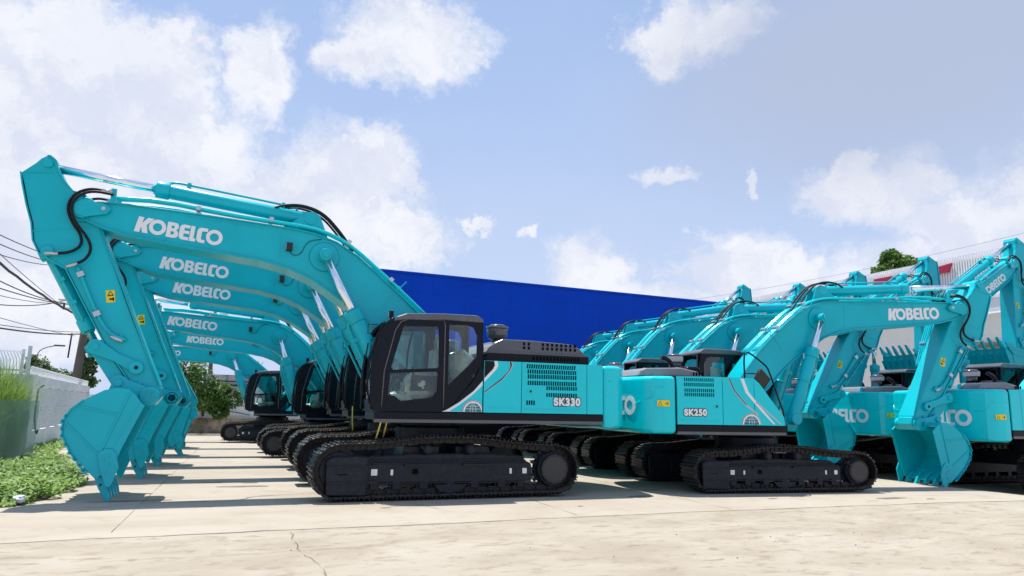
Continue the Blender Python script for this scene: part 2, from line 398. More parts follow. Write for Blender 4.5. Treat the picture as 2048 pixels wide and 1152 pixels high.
        b.box(h1[0][0] - .16, h1[0][0] - .08, y - .05, y + .02, h1[0][1] - .20, h1[0][1] + .05, 2, .005)
        MESH[T + 'those' + sd] = b.mesh('hose', sc)
        M = side_M(4.56 - FOOT[0], .278 * sgn, 4.375 - FOOT[1], sgn, .262 / (sc if T == 'B' else 1), -5.4 * sgn * 1.0) @ Matrix.Translation((-WML / 2, -.5, 0))
        b = MB(WHT); b.add(WMME, M); MESH[T + 'logo' + sd] = b.mesh('lettering', sc)
    b = MB(INK, LAMP)
    x, z = 2.76 - FOOT[0], 4.27 - FOOT[1]
    b.box(x - .045, x + .06, .27, .37, z - .07, z + .07, 0, .015); b.box(x + .06, x + .068, .285, .355, z - .055, z + .055, 1)
    b.tube([(x, .30, z - .07), (x - .08, .285, z - .15), (x - .2, .285, z - .10), (x - .27, .285, z + .08), (x - .36, .285, z + .16), (x - .55, .285, z + .2)], .006, 6, 0, 1)
    MESH[T + 'light'] = b.mesh('work_light', sc)
    # arm
    b = MB(TEAL, STL, RUB)
    AP = [(4.60, 1.60), (4.62, 1.74), (4.72, 1.90), (5.16, 2.86), (5.36, 3.34), (5.75, 4.30), (5.84, 4.46), (5.98, 4.80), (6.18, 4.87), (6.34, 5.06), (6.44, 5.24), (6.485, 5.38), (6.54, 5.43), (6.62, 5.435), (6.70, 5.38),
          (6.76, 5.30), (6.95, 5.11), (6.89, 4.93), (6.80, 4.60), (6.70, 4.30), (6.66, 4.02), (6.55, 3.82), (6.38, 3.72), (6.15, 3.58), (5.70, 2.78), (5.42, 2.30), (5.05, 1.80), (4.93, 1.58), (4.83, 1.47), (4.70, 1.47)]
    b.prism(rel(AP, PIV), -.22, .22)
    b.strip(rel([(4.66, 1.78), (5.12, 2.83), (5.32, 3.31), (5.80, 4.42)], PIV), -.25, .25, .022)
    b.strip(rel([(5.09, 1.84), (5.44, 2.32), (5.72, 2.80), (6.17, 3.60), (6.40, 3.73), (6.57, 3.83), (6.67, 4.02), (6.72, 4.30), (6.82, 4.60), (6.91, 4.93), (6.95, 5.12)], PIV)[::-1], -.25, .25, .02)
    for y in (-.25, .25):
        b.tube([(p[0], y, p[1]) for p in rel([(4.66, 1.78), (5.12, 2.83), (5.32, 3.31), (5.80, 4.42)], PIV)], .013, 6)
    b.strip(rel([(6.02, 4.86), (6.20, 4.90), (6.36, 5.08), (6.46, 5.27), (6.56, 5.445), (6.62, 5.45)], PIV)[::-1], -.24, .24, .02)
    for sgn in (1, -1):
        y = .22 * sgn
        b.cyl((0, y, 0), (0, y + .03 * sgn, 0), .22, .20, 28)
        for (px, pz, r, h) in ((5.014, 2.056, .105, .10), (4.95, 1.80, .035, .05), (5.28, 2.55, .035, .04), (6.46, 3.86, .09, .05), (6.597, 5.306, .075, .04)):
            b.cyl((px - PIV[0], y, pz - PIV[1]), (px - PIV[0], y + h * sgn, pz - PIV[1]), r, None, 20, 0, .008)
            if h >= .10: b.cyl((px - PIV[0], y + h * sgn, pz - PIV[1]), (px - PIV[0], y + (h + .006) * sgn, pz - PIV[1]), .032, None, 12, 2)
        Q = Vector(BPIN) - Vector(PIV)
        b.cyl((Q.x, y, Q.y), (Q.x, y + .16 * sgn, Q.y), .145, None, 28, 0, .01)
        b.prism(rel([(5.02, 1.95), (5.0, 1.96), (5.55, 2.55), (5.57, 2.54)], PIV), y, y + .006 * sgn)
        b.prism(rel([(6.69, 4.16), (6.70, 4.18), (5.86, 4.34), (5.85, 4.32)], PIV), y, y + .007 * sgn)
        b.prism(rel([(6.87, 5.11), (6.90, 5.13), (6.50, 5.20), (6.30, 4.98), (6.33, 4.98), (6.52, 5.17)], PIV), y, y + .012 * sgn)
        pp = rel([(6.02, 3.66), (5.92, 3.45), (5.74, 3.06), (5.56, 2.72), (5.40, 2.56), (5.20, 2.50)], PIV)
        b.tube([(p[0], y + .05 * sgn, p[1]) for p in pp], .028, 8, 0, 1)
        for i, (px, pz) in enumerate(((5.95, 3.52), (5.66, 2.90))):
            M = Matrix.Translation((px - PIV[0], y + .05 * sgn, pz - PIV[1])) @ Matrix.Rotation(-R_(62), 4, 'Y')
            b.box(-.04, .04, -.05, .05, -.05, .05, 1, .01, M)
        b.cyl((5.43 - PIV[0], y + .05 * sgn, 2.55 - PIV[1]), (5.25 - PIV[0], y + .05 * sgn, 2.47 - PIV[1]), .035, None, 10, 1)
    MESH[T + 'arm'] = b.mesh('arm', sc)
    for sgn, sd in ((1, 'L'), (-1, 'R')):
        b = MB(YEL, INK)
        y = .224 * sgn
        cx, cz = 5.50 - PIV[0], 3.20 - PIV[1]
        M = Matrix.Translation((cx, y, cz)) @ Matrix.Rotation(R_(8 if sgn < 0 else 8), 4, 'Y')
        b.box(-.065, .065, -.002, .002, -.10, .10, 0, 0, M)
        e = .003 * sgn
        b.box(-.05, .05, e - .002, e + .002, .005, .012, 1, 0, M); b.box(-.045, .02, e - .002, e + .002, -.06, -.03, 1, 0, M); b.box(-.05, -.03, e - .002, e + .002, -.08, -.02, 1, 0, M)
        for q in ((-.04, .02, 0, .085), (.04, .02, 0, .085), (-.04, .02, .04, .02)):
            a = Vector((q[0], 0, q[1])); c = Vector((q[2], 0, q[3])); d = (c - a).normalized() * .0; n = Vector((-(c - a).z, 0, (c - a).x)).normalized() * .005
            f = [a - n, a + n, c + n, c - n]; b.quad([M @ (p + Vector((0, e + .003 * sgn, 0))) for p in f], 1)
        MESH[T + 'stick' + sd] = b.mesh('warning_sticker', sc)
    # link and bucket cylinder parts
    L1 = (Vector((5.634, 2.374)) - Vector((5.014, 2.056))).length
    b = MB(TEAL)
    for sgn in (1, -1):
        y0, y1 = (.235 * sgn, .275 * sgn)
        b.prism(circ(0, 0, .095, 14, 90, 270) + [(.35, -.07)] + circ(L1, 0, .12, 14, -90, 90) + [(.35, .07)], min(y0, y1), max(y0, y1), 0, .01)
        b.cyl((L1, y0, 0), (L1, y0 + .07 * sgn, 0), .055, None, 16)
    b.cyl((L1, -.25, 0), (L1, .25, 0), .05)
    MESH[T + 'link'] = b.mesh('rocker_link', sc)
    L2 = (Vector((5.634, 2.374)) - Vector((5.245, 1.804))).length
    b = MB(TEAL)
    b.prism(circ(0, 0, .11, 12, 90, 270) + circ(L2, 0, .11, 12, -90, 90), -.20, .20, 0, .015)
    MESH[T + 'link2'] = b.mesh('bucket_link', sc)
    # bucket
    HW = .68 if T == 'A' else .63
    side = [(4.829, 1.47), (4.93, 1.60), (5.033, 1.70), (5.20, 1.72), (5.38, 1.68), (5.62, 1.54), (5.80, 1.38), (5.885, 1.20), (5.87, .99), (5.74, .74), (5.60, .57), (5.40, .36), (5.29, .40), (5.16, .62)]
    b = MB(TEAL)
    sp = rel(side, BPIN)
    for sgn in (1, -1):
        b.prism(sp, HW * sgn, (HW + .035) * sgn, 0, .004)
        b.prism(rel([(5.13, .60), (5.05, .84), (4.80, 1.46), (4.86, 1.50), (5.12, .92), (5.24, .62)], BPIN), (HW + .035) * sgn, (HW + .05) * sgn)
        # stiffening creases of the side plate
        for L in ([(5.86, 1.19), (5.30, .64)], [(5.02, 1.66), (5.36, .70)], [(5.74, 1.44), (5.12, 1.30)]):
            a = Vector(L[0]); c = Vector(L[1]); n = Vector((-(c - a).y, (c - a).x)).normalized() * .014
            b.prism(rel([tuple(a - n), tuple(a + n), tuple(c + n), tuple(c - n)], BPIN), (HW + .035) * sgn, (HW + .052) * sgn, 0, .007)
    shell = rel([(4.93, 1.60), (5.033, 1.70), (5.20, 1.72), (5.38, 1.68), (5.62, 1.54), (5.80, 1.38), (5.885, 1.20), (5.87, .99), (5.74, .74), (5.62, .60), (5.52, .49)], BPIN)
    b.strip(shell, -HW, HW, -.03)
    b.strip(rel([(5.63, .62), (5.52, .50), (5.36, .34)], BPIN), -HW - .03, HW + .03, -.045)
    for y in (-HW - .04, -.45, -.15, .15, .45, HW + .04):     # wear strips with stepped back edge
        w = .03
        b.strip(rel([(5.64, 1.52), (5.80, 1.37), (5.885, 1.20), (5.87, .99), (5.74, .74), (5.60, .56), (5.50, .42)], BPIN), y - w, y + w, .022)
        for i in range(9):
            a = .08 + i * .1
            k = a * 5; j = int(min(k, 4)); fr = k - j
            pts = [(5.80, 1.37), (5.885, 1.20), (5.87, .99), (5.74, .74), (5.60, .56), (5.50, .42)]
            p = Vector(pts[j]).lerp(Vector(pts[j + 1]), fr); t = (Vector(pts[j + 1]) - Vector(pts[j])).normalized()
            n = Vector((-t.y, t.x)) * 2.0
            q = p - Vector(BPIN)
            b.prism([tuple(q), tuple(q + t * .05), tuple(q + t * .05 + n * .018), tuple(q + n * .018)], y - w, y + w)
    for y in (-.33, -.27, .23, .29):                # hinge ears
        b.prism(rel(circ(BPIN[0], BPIN[1], .15, 12, 150, 300) + [(5.05, 1.55), (5.40, 1.62), (5.34, 1.80)] + circ(5.245, 1.80, .13, 8, 20, 150), BPIN), y, y + .04, 0, .006)
    for sgn in (1, -1):
        y = .33 * sgn
        b.cyl((0, y, 0), (0, y + .05 * sgn, 0), .13, None, 24, 0, .01)
        for k in range(5):
            a = R_(90 + 72 * k); b.box(-.016, .016, y + .05 * sgn - .004, y + .05 * sgn + .008, -.05, .05, 0, .003, Matrix.Translation((.085 * math.cos(a), 0, .085 * math.sin(a))) @ Matrix.Rotation(-a, 4, 'Y'))
        b.cyl((.469, y, .196), (.469, y + .04 * sgn, .196), .06, None, 16, 0, .006)
    b.cyl((0, -.33, 0), (0, .33, 0), .07); b.cyl((.469, -.33, .196), (.469, .33, .196), .055)
    MESH[T + 'bucket'] = b.mesh('bucket', sc)
    b = MB(TEAL, INK)
    TO = (5.245, .145)
    b.prism(rel([(5.52, .47), (5.44, .38), (5.34, .28), (5.29, .36), (5.36, .45), (5.44, .52)], TO), -.034, .034, 0, .010)
    b.prism(rel([(5.42, .37), (5.34, .19), (5.185, -.03), (5.158, -.03), (5.20, .14), (5.31, .37)], TO), -.042, .042, 0, .008)
    b.cyl((5.31 - TO[0], -.046, .24 - TO[1]), (5.31 - TO[0], .046, .24 - TO[1]), .018, None, 12, 1)
    MESH[T + 'tooth'] = b.mesh('tooth', sc)
    b = MB(TEAL)
    b.prism([(-.13, .30), (-.08, .38), (.02, .40), (.12, .34), (.10, .12), (.03, -.16), (-.03, -.18), (-.16, .10)], -.018, .018, 0, .005)
    for (x, z) in ((-.03, .30), (.05, .24), (-.02, .16), (.03, .06)): b.cyl((x, -.035, z), (x, .035, z), .022, None, 8)
    MESH[T + 'cutter'] = b.mesh('side_cutter', sc)
    # hydraulic cylinders
    for nm, L, r, rr in (('armcyl', 2.55, .125, .07), ('boomcyl', 1.72, .135, .075), ('bktcyl', 1.36, .10, .055)):
        b = MB(TEAL, STL)
        b.cyl((0, 0, 0), (L, 0, 0), r, None, 28, 0, .01)
        b.cyl((L - .17, 0, 0), (L + .05, 0, 0), r + .022, None, 28, 0, .015); b.cyl((L + .05, 0, 0), (L + .08, 0, 0), rr + .025, None, 20, 0)
        b.cyl((0, -r - .05, 0), (0, r + .05, 0), r * .95, None, 20, 0, .01)
        b.box(-.02, .16, -r * .9, r * .9, -r * .9, r * .9, 0, .02)
        b.tube([(.25, 0, r + .0), (.27, 0, r + .05), (.4, 0, r + .06), (L - .35, 0, r + .06), (L - .2, 0, r + .05), (L - .12, 0, r + .01)], .022, 8, 0, 1)
        for x in (.5, L - .45): b.box(x - .03, x + .03, -.045, .045, r - .01, r + .09, 0, .008)
        if nm == 'boomcyl': b.cyl((L * .55 - .02, 0, 0), (L * .55 + .02, 0, 0), r + .012, None, 28, 0)
        MESH[T + nm] = b.mesh(nm, sc)
        b = MB(CHR, TEAL)
        b.cyl((.05, 0, 0), (1.95 if nm != 'boomcyl' else 1.6, 0, 0), rr, None, 24, 0)
        b.cyl((0, -.11 if nm != 'bktcyl' else -.17, 0), (0, .11 if nm != 'bktcyl' else .17, 0), .10 if nm != 'boomcyl' else .105, None, 20, 1, .008)
        MESH[T + nm + 'rod'] = b.mesh('rod', sc)

def resample(path, n):
    L = [0]
    for a, b in zip(path, path[1:] + path[:1]): L.append(L[-1] + (Vector(b) - Vector(a)).length)
    out = []
    for k in range(n):
        s = L[-1] * k / n; i = max(j for j in range(len(path)) if L[j] <= s)
        a, b = Vector(path[i]), Vector(path[(i + 1) % len(path)]); f = (s - L[i]) / max(1e-9, L[i + 1] - L[i])
        out.append(a.lerp(b, f))
    return out, L[-1] / n
def build_under(T, sx, sy, sz, gauge):
    # path of the shoe faces
    idl = circ(1.86, .475, .47, 14, -72, 90); top = [(1.3, .955), (.9, 1.0), (.44, 1.055), (.02, 1.062), (-.40, 1.055), (-.85, 1.0), (-1.35, .945)]
    spr = circ(-1.88, .475, .455, 14, 90, 250)
    path = idl + top + spr
    path = [(p[0] * sx, p[1] * sz) for p in path]
    N = 47 if T == 'A' else 45
    pts, pitch = resample(path, N)
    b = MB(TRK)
    for i in range(N):
        p = (pts[i] + pts[(i + 1) % N]) / 2; t = (pts[(i + 1) % N] - pts[i]).normalized(); n = Vector((t.y, -t.x))  # outward
        M = Matrix(((t.x, 0, n.x, p.x), (0, 1, 0, 0), (t.y, 0, n.y, p.y), (0, 0, 0, 1)))
        h = pitch * .49; hw = .30 * sy
        b.box(-h, h * .92, -hw, hw, -.052, -.034, 0, 0, M)
        for o, hh in ((-.36, 0), (.02, -.004), (.38, -.004)):
            b.box(o * pitch - .011, o * pitch + .011, -hw, hw, -.034, hh - .001, 0, 0, M)
        b.box(-h * .2, h * .5, hw - .0, hw + .012, -.05, -.03, 0, 0, M)
        for y in (-.095, .055):
            b.box(-h * .98, h * .62, y, y + .04, -.15, -.053, 0, .008, M)
            b.box(h * .4, h * 1.02, y + .012, y + .03, -.135, -.062, 0, 0, M)
        b.cyl(M @ Vector((h * .3, -.12, -.105)), M @ Vector((h * .3, .12, -.105)), .03, None, 8)
        for y in (-.13, .13): b.cyl(M @ Vector((-h * .35, y, -.075)), M @ Vector((-h * .35, y, -.05)), .018, None, 6)
    MESH[T + 'track'] = b.mesh('crawler_track')
    # frame: symmetric about its centre line y=0 (outer face at +y)
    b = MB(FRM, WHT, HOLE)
    def X(l): return [(p[0] * sx, p[1] * sz) for p in l]
    b.prism(X([(1.44, .285), (1.44, .59), (-1.44, .585), (-1.47, .54), (-1.47, .265)]), -.14, .14 * sy, 0, .01)
    for k, (za, zb) in enumerate(((.585, .64), (.64, .69))): b.prism(X([(1.42, za), (1.42, zb), (-1.36 + k * .04, zb), (-1.42 + k * .04, za)]), -.14, (.13 - .05 - k * .05) * sy, 0, .004)
    b.prism(X([(1.30, .60), (1.30, .70), (.6, .735), (-.5, .735), (-1.30, .70), (-1.30, .60)]), -.13, .04, 0, .02)
    b.prism(X([(2.06, .10), (2.07, .64), (1.95, .70), (1.42, .70), (1.42, .085)]), -.20, .235 * sy, 0, .02)
    for z in (.55, .30): b.prism(X([(2.06, z - .012), (2.06, z + .012), (1.28, z + .012), (1.28, z - .012)]), .235 * sy, .265 * sy, 0, .004)
    b.prism(X([(1.44, .285), (1.44, .27), (-1.47, .25), (-1.47, .265)]), .14 * sy, .175 * sy)
    b.prism(X([(1.40, .585), (1.40, .60), (-1.40, .60), (-1.40, .585)]), .14 * sy, .16 * sy)
    b.prism(X([(1.44, .25), (1.44, .70), (1.40, .70), (1.40, .25)]), .14 * sy, .20 * sy, 0, .004)
    yo = .14 * sy
    for (x0, x1, z0, z1, m) in ((1.24, 1.34, .40, .50, 1), (.98, 1.02, .40, .49, 1), (.56, .66, .41, .50, 2), (-1.10, -1.06, .40, .49, 1), (-1.38, -1.30, .40, .49, 1), (1.72, 1.9, .42, .435, 2)):
        yy = yo if x1 < 1.5 else .235 * sy
        b.box(x0 * sx, x1 * sx, yy + .001, yy + .005, z0 * sz, z1 * sz, m)
    for (x0, x1) in ((.40, .80), (-.80, -.20)): b.box(x0 * sx, x1 * sx, yo, yo + .06, .545 * sz, .575 * sz, 0, .01)
    b.prism(X([(.30, .24), (.20, .12), (.0, .08), (-.20, .12), (-.30, .24)]), .04, .17 * sy, 0, .015)
    MESH[T + 'frame'] = b.mesh('track_frame')
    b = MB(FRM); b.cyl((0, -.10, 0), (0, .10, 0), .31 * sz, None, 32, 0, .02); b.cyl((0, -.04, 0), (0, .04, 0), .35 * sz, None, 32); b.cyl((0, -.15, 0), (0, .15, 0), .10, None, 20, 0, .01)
    MESH[T + 'idler'] = b.mesh('idler_wheel')
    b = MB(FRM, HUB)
    teeth = []
    for k in range(21):
        a = 360 / 21 * k
        for da, r in ((-4, .315), (-2.5, .375), (2.5, .375), (4, .315)): teeth.append((r * sz * math.cos(R_(a + da)), r * sz * math.sin(R_(a + da))))
    b.prism(teeth, -.035, .035, 0, 0)
    b.cyl((0, -.12, 0), (0, .16, 0), .29 * sz, None, 36, 0, .015); b.cyl((0, .16, 0), (0, .235, 0), .25 * sz, None, 36, 1, .012)
    for k in range(24):
        a = R_(15 * k); b.cyl((.225 * sz * math.cos(a), .234, .225 * sz * math.sin(a)), (.225 * sz * math.cos(a), .246, .225 * sz * math.sin(a)), .012, None, 6, 0)
    MESH[T + 'sprocket'] = b.mesh('drive_sprocket')
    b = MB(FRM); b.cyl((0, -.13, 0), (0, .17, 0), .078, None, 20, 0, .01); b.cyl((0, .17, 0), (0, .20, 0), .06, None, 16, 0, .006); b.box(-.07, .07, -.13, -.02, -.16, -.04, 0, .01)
    MESH[T + 'carrier'] = b.mesh('carrier_roller')
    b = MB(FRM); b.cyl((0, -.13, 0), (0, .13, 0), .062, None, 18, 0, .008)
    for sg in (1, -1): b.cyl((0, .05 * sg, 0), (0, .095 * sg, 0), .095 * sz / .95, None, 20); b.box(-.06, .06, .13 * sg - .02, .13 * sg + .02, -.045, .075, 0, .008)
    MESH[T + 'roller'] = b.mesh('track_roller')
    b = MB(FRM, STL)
    cz = 1.14 if T == 'A' else 1.0
    b.prism([(-.75, .55 * sz), (-.75, .8 * sz), (-.55, .92 * sz), (.55, .92 * sz), (.75, .8 * sz), (.75, .55 * sz)], -.6, .6, 0, .02)
    for sx_ in (1, -1):
        for sg in (1, -1):
            b.prism([(.15 * sx_, .55 * sz), (.15 * sx_, .85 * sz), (.75 * sx_, .85 * sz), (.85 * sx_, .55 * sz)], .55 * sg, (gauge / 2 - .1) * sg, 0, .01)
    b.cyl((0, 0, .86 * sz), (0, 0, cz), .64, None, 48, 0, .01); b.cyl((0, 0, cz), (0, 0, cz + .14), .55, None, 48)
    MESH[T + 'car'] = b.mesh('car_body')

def slots(x0, x1, z0, z1, pitch=.0445, w=.033, skew=.0):
    n = int(round((x1 - x0) / pitch)); return [[(x0 + i * pitch + skew, z0), (x0 + i * pitch + w + skew, z0), (x0 + i * pitch + w, z1), (x0 + i * pitch, z1)] for i in range(n)]
def sidepanel(name, outline, holes, y, side, th=.03, m=TEALB, extra=None):
    me = flat([[(-side * p[0], p[1]) for p in outline]] + [[(-side * p[0], p[1]) for p in h] for h in holes], th)
    b = MB(m, INK); b.add(me, side_M(0, y * side - side * th / 2, 0, side, 1)); 
    if extra: extra(b)
    return b.mesh(name)
def decal_globe(x, z, y, side, r, m1, clipx):
    b = MB(WHT, TEALD, LIGHTGREY, INK)
    def C(sp, dz, mi, th=.004):
        b.add(flat([[(-side * p[0], p[1]) for p in s_] for s_ in sp], th), side_M(0, (y + dz) * side, 0, side, 1), mi)
    def half(r_, n=24):
        pts = circ(x, z, r_, n, 0, 180)
        return [(min(max(p[0], clipx[0]), clipx[1]), p[1]) for p in pts]
    C([half(r)], .002, 2); C([half(r * .93)], .005, 3); C([half(r * .90)], .008, 0); C([half(r * .74)], .011, 1)
    for k in (-.35, 0, .35):
        L = circ(x, z, r * .72, 14, 0, 180)
        a = [(x + (p[0] - x) * (abs(k) + .02) * (1 if k >= 0 else -1), p[1]) for p in circ(x, z, r * .72, 10, 0, 90)]
        c = [(p[0] + .007, p[1]) for p in a][::-1]
        poly = a + c
        if all(clipx[0] <= p[0] <= clipx[1] for p in poly): C([poly], .014, 0, .003)
    for q in (.22, .46):
        hw = r * .72 * math.sqrt(1 - q * q); x0 = max(clipx[0], x - hw); x1 = min(clipx[1], x + hw)
        C([[(x0, z + r * q), (x1, z + r * q), (x1, z + r * q + .007), (x0, z + r * q + .007)]], .0145, 0, .003)
    return b
def model_name(txt, x, z, y, side, size):
    b = MB(INK, WHT)
    b.add(text_mesh(txt, size, .022 * size / .16, .003), side_M(x, (y + .003) * side, z, side, 1), 0)
    b.add(text_mesh(txt, size, .0085 * size / .16, .003), side_M(x, (y + .0065) * side, z, side, 1), 1)
    return b.mesh('model_lettering')
CABO = [(1.36, 1.43), (1.385, 1.95), (1.30, 2.68), (1.20, 2.84), (1.06, 2.97), (.86, 3.05), (.21, 3.08), (-.41, 3.085), (-.50, 3.0), (-.54, 2.52), (-.48, 2.25), (-.36, 2.0), (-.19, 1.80), (-.04, 1.60), (.10, 1.49), (.22, 1.43)]
WDOOR = [(.90, 2.86), (.30, 2.885), (.275, 2.85), (.26, 2.20), (.28, 2.17), (1.06, 2.115), (1.085, 2.16)]
WLOW = [(1.10, 2.06), (.30, 2.11), (.27, 2.09), (.27, 1.80), (.34, 1.69), (.45, 1.66), (.90, 1.60), (1.0, 1.68), (1.12, 1.70)]
WREAR = [(.10, 2.925), (-.24, 2.94), (-.36, 2.90), (-.42, 2.77), (-.42, 2.42), (-.31, 2.27), (.09, 1.87)]
def build_upper(T):
    A = T == 'A'
    H = 1.42 if A else 1.40
    dx, dz, kz = (0, 0, 1) if A else (-.27, -.165, .965)          # cab placing
    def c(l): return [(p[0] + dx, 1.43 + dz + (p[1] - 1.43) * kz) for p in l]
    zb0, zb1 = (1.26, 1.425) if A else (1.10, 1.262)
    xr = -2.90 if A else -2.28; zt = 2.345 if A else 2.185
    xfL = 1.33 if A else .80; xfR = .95 if A else .03
    # deck frame with side beams
    b = MB(BLK, GREY)
    for sg, xf in ((1, xfL), (-1, xfR)):
        yy = sorted((H * sg, (H - .16) * sg)); b.prism([(xr, zb0), (xr, zb1), (xf, zb1), (xf, zb0)], yy[0], yy[1], 0, .012)
        yy = sorted(((H + .012) * sg, (H - .05) * sg)); b.prism([(xr, zb0 - .012), (xr, zb0 + .045), (xf, zb0 + .045), (xf, zb0 - .012)], yy[0], yy[1], 1, .006)
    b.box(xr, xfR, -H + .1, H - .1, zb0 + .03, zb1 - .01, 0)
    b.box(xfR - .1, xfL - .02, .45, H - .1, zb0 + .03, zb1 - .01, 0)
    b.box(-1.0, .85 if A else .75, -.4, .4, zb0 - .06, zb1 + .02, 0, .02)
    f = FOOT if A else (-.15, 1.85)
    MESH[T + 'deck'] = b.mesh('deck_frame')
    b = MB(TEAL)
    for y in (-.40, .34):
        b.prism([(f[0] - .45, zb1), (f[0] - .2, f[1] + .1), (f[0] + .05, f[1] + .22), (f[0] + .22, f[1] + .05), (f[0] + .55, zb1 + .25), (.95 if A else .95, zb1 + .12), (1.0, zb1 - .05)], y, y + .06, 0, .01)
        b.cyl((f[0], y - .03, f[1]), (f[0], y + .09, f[1]), .12, None, 20)
    MESH[T + 'bracket'] = b.mesh('boom_bracket')
    # engine bay core
    xfront = -.57 if A else -1.2
    b = MB(HOLE, BLK); b.box(xr + .01, xfront, -H + .05, H - .05, zb1 + .005, zt - .05, 0); b.box(xr + .01, xfront, -H + .04, H - .04, zt - .05, zt - .01, 1)
    if A: b.box(xfront, .2, -H + .06, -.5, zb1 + .005, 1.95, 1)
    else: b.box(xfront, -.66, -H + .05, -.5, zb1 + .005, zt - .04, 1)
    MESH[T + 'engine'] = b.mesh('engine_bay')
    # counterweight
    plan = ([(xr, 1.42), (-3.12, 1.42), (-3.30, 1.36), (-3.42, 1.22), (-3.52, .9), (-3.59, .5), (-3.62, 0)] if A else
            [(xr, 1.40), (-2.52, 1.385), (-2.72, 1.30), (-2.86, 1.12), (-2.95, .8), (-3.01, .4), (-3.03, 0)])
    full = plan + [(p[0], -p[1]) for p in plan[-2::-1]]
    z0 = 1.17 if A else 1.095
    b = MB(TEALB, INK)
    b.prism(full, z0, zt - .01, 0, .085, 'z', 5)
    # horizontal crease and side pocket
    for (za, zb_) in ((zt - .30, zt - .285),):
        pl = [(p[0] * 1.0 - .004, p[1] * 1.003) for p in full[2:-2]]
        for a, q in zip(pl, pl[1:]):
            b.quad([(a[0], a[1], za), (q[0], q[1], za), (q[0], q[1], zb_), (a[0], a[1], zb_)], 0)
    cl_ = [0]
    for a, q in zip(full, full[1:]): cl_.append(cl_[-1] + (Vector(q) - Vector(a)).length)
    def onplan(s_, z):
        s_ = min(max(s_, .001), cl_[-1] - .001); i = max(j for j in range(len(cl_) - 1) if cl_[j] <= s_); fr = (s_ - cl_[i]) / (cl_[i + 1] - cl_[i])
        p = Vector(full[i]).lerp(Vector(full[i + 1]), fr); return (p.x, p.y, z)
    tt = cl_[-1]
    for f_ in (lambda s_: s_, lambda s_: tt - s_):
        if A: pp = [(.12, 2.05), (.30, 2.04), (.50, 1.98), (.58, 1.88), (.72, 1.84), (1.3, 1.83)]
        else: pp = [(.24, 1.97), (.40, 1.97), (.46, 1.93), (.47, 1.80), (.50, 1.76), (.75, 1.70), (1.0, 1.60)]
        b.tube([onplan(f_(s_), z) for s_, z in pp], .014, 6, 0, 2)
        if not A: b.tube([onplan(f_(s_), z) for s_, z in [(.30, 1.97), (.9, 1.96), (1.6, 1.96)]], .012, 6, 0, 1)
    for x, y in ((-2.6 if not A else -3.2, .45), (-2.6 if not A else -3.2, -.45)):
        b.prism([(x - .07, zt - .02), (x - .06, zt + .06)] + circ(x, zt + .07, .06, 8, 160, 20) + [(x + .06, zt + .06), (x + .07, zt - .02)], y - .02, y + .02)
    MESH[T + 'cw'] = b.mesh('counterweight')
    # wordmark wrapped round the back (arc-length mapping, reads left to right from behind)
    b = MB(WHT); cap = .36; tot = WML * cap
    lens = [0]
    for a, q in zip(full, full[1:]): lens.append(lens[-1] + (Vector(q) - Vector(a)).length)
    mid = lens[-1] / 2
    tmp = bmesh.new(); tmp.from_mesh(WMME)
    mp = {}
    bmesh.ops.subdivide_edges(tmp, edges=[e for e in tmp.edges if e.calc_length() > .3], cuts=2)
    for v in tmp.verts:
        s = mid - tot / 2 * (1) + v.co.x * cap
        s = min(max(s, 0.01), lens[-1] - .01)
        i = max(j for j in range(len(lens) - 1) if lens[j] <= s); fr = (s - lens[i]) / (lens[i + 1] - lens[i])
        a, q = Vector(full[i]), Vector(full[i + 1]); p = a.lerp(q, fr); t = (q - a).normalized(); n = Vector((t.y, -t.x))
        if n.dot(p - Vector((-1, 0))) < 0: n = -n
        p = p + n * (.004 + .006 + v.co.z * .5)
        mp[v] = b.bm.verts.new((p.x, p.y, z0 + .34 + v.co.y * cap))
    for fc in tmp.faces:
        try: b.bm.faces.new([mp[v] for v in fc.verts])
        except ValueError: pass
    tmp.free(); MESH[T + 'cwlogo'] = b.mesh('lettering')
    if True:
        b = MB(YEL, INK)
        # sticker on the flank of the counterweight
        M = Matrix.Translation((-2.55, -1.383, 1.66)) @ Matrix.Rotation(R_(-7), 4, 'Z') if not A else Matrix.Translation((-3.21, -1.395, 1.72)) @ Matrix.Rotation(R_(-18.5), 4, 'Z')
        b.box(-.12, .12, -.004, .0, -.055, .055, 0, 0, M)
        b.box(.03, .085, -.006, -.004, -.012, .0, 1, 0, M); b.box(.078, .09, -.006, -.004, -.035, .03, 1, 0, M)
        for q in ((-.10, -.035, -.062, .035), (-.024, -.035, -.062, .035), (-.10, -.035, -.024, -.035)):
            a = Vector((q[0], -.0055, q[1])); c_ = Vector((q[2], -.0055, q[3])); n = Vector((-(c_ - a).z, 0, (c_ - a).x)).normalized() * .004
            b.quad([M @ p for p in (a - n, a + n, c_ + n, c_ - n)], 1)
        MESH[T + 'cwstick'] = b.mesh('warning_sticker')
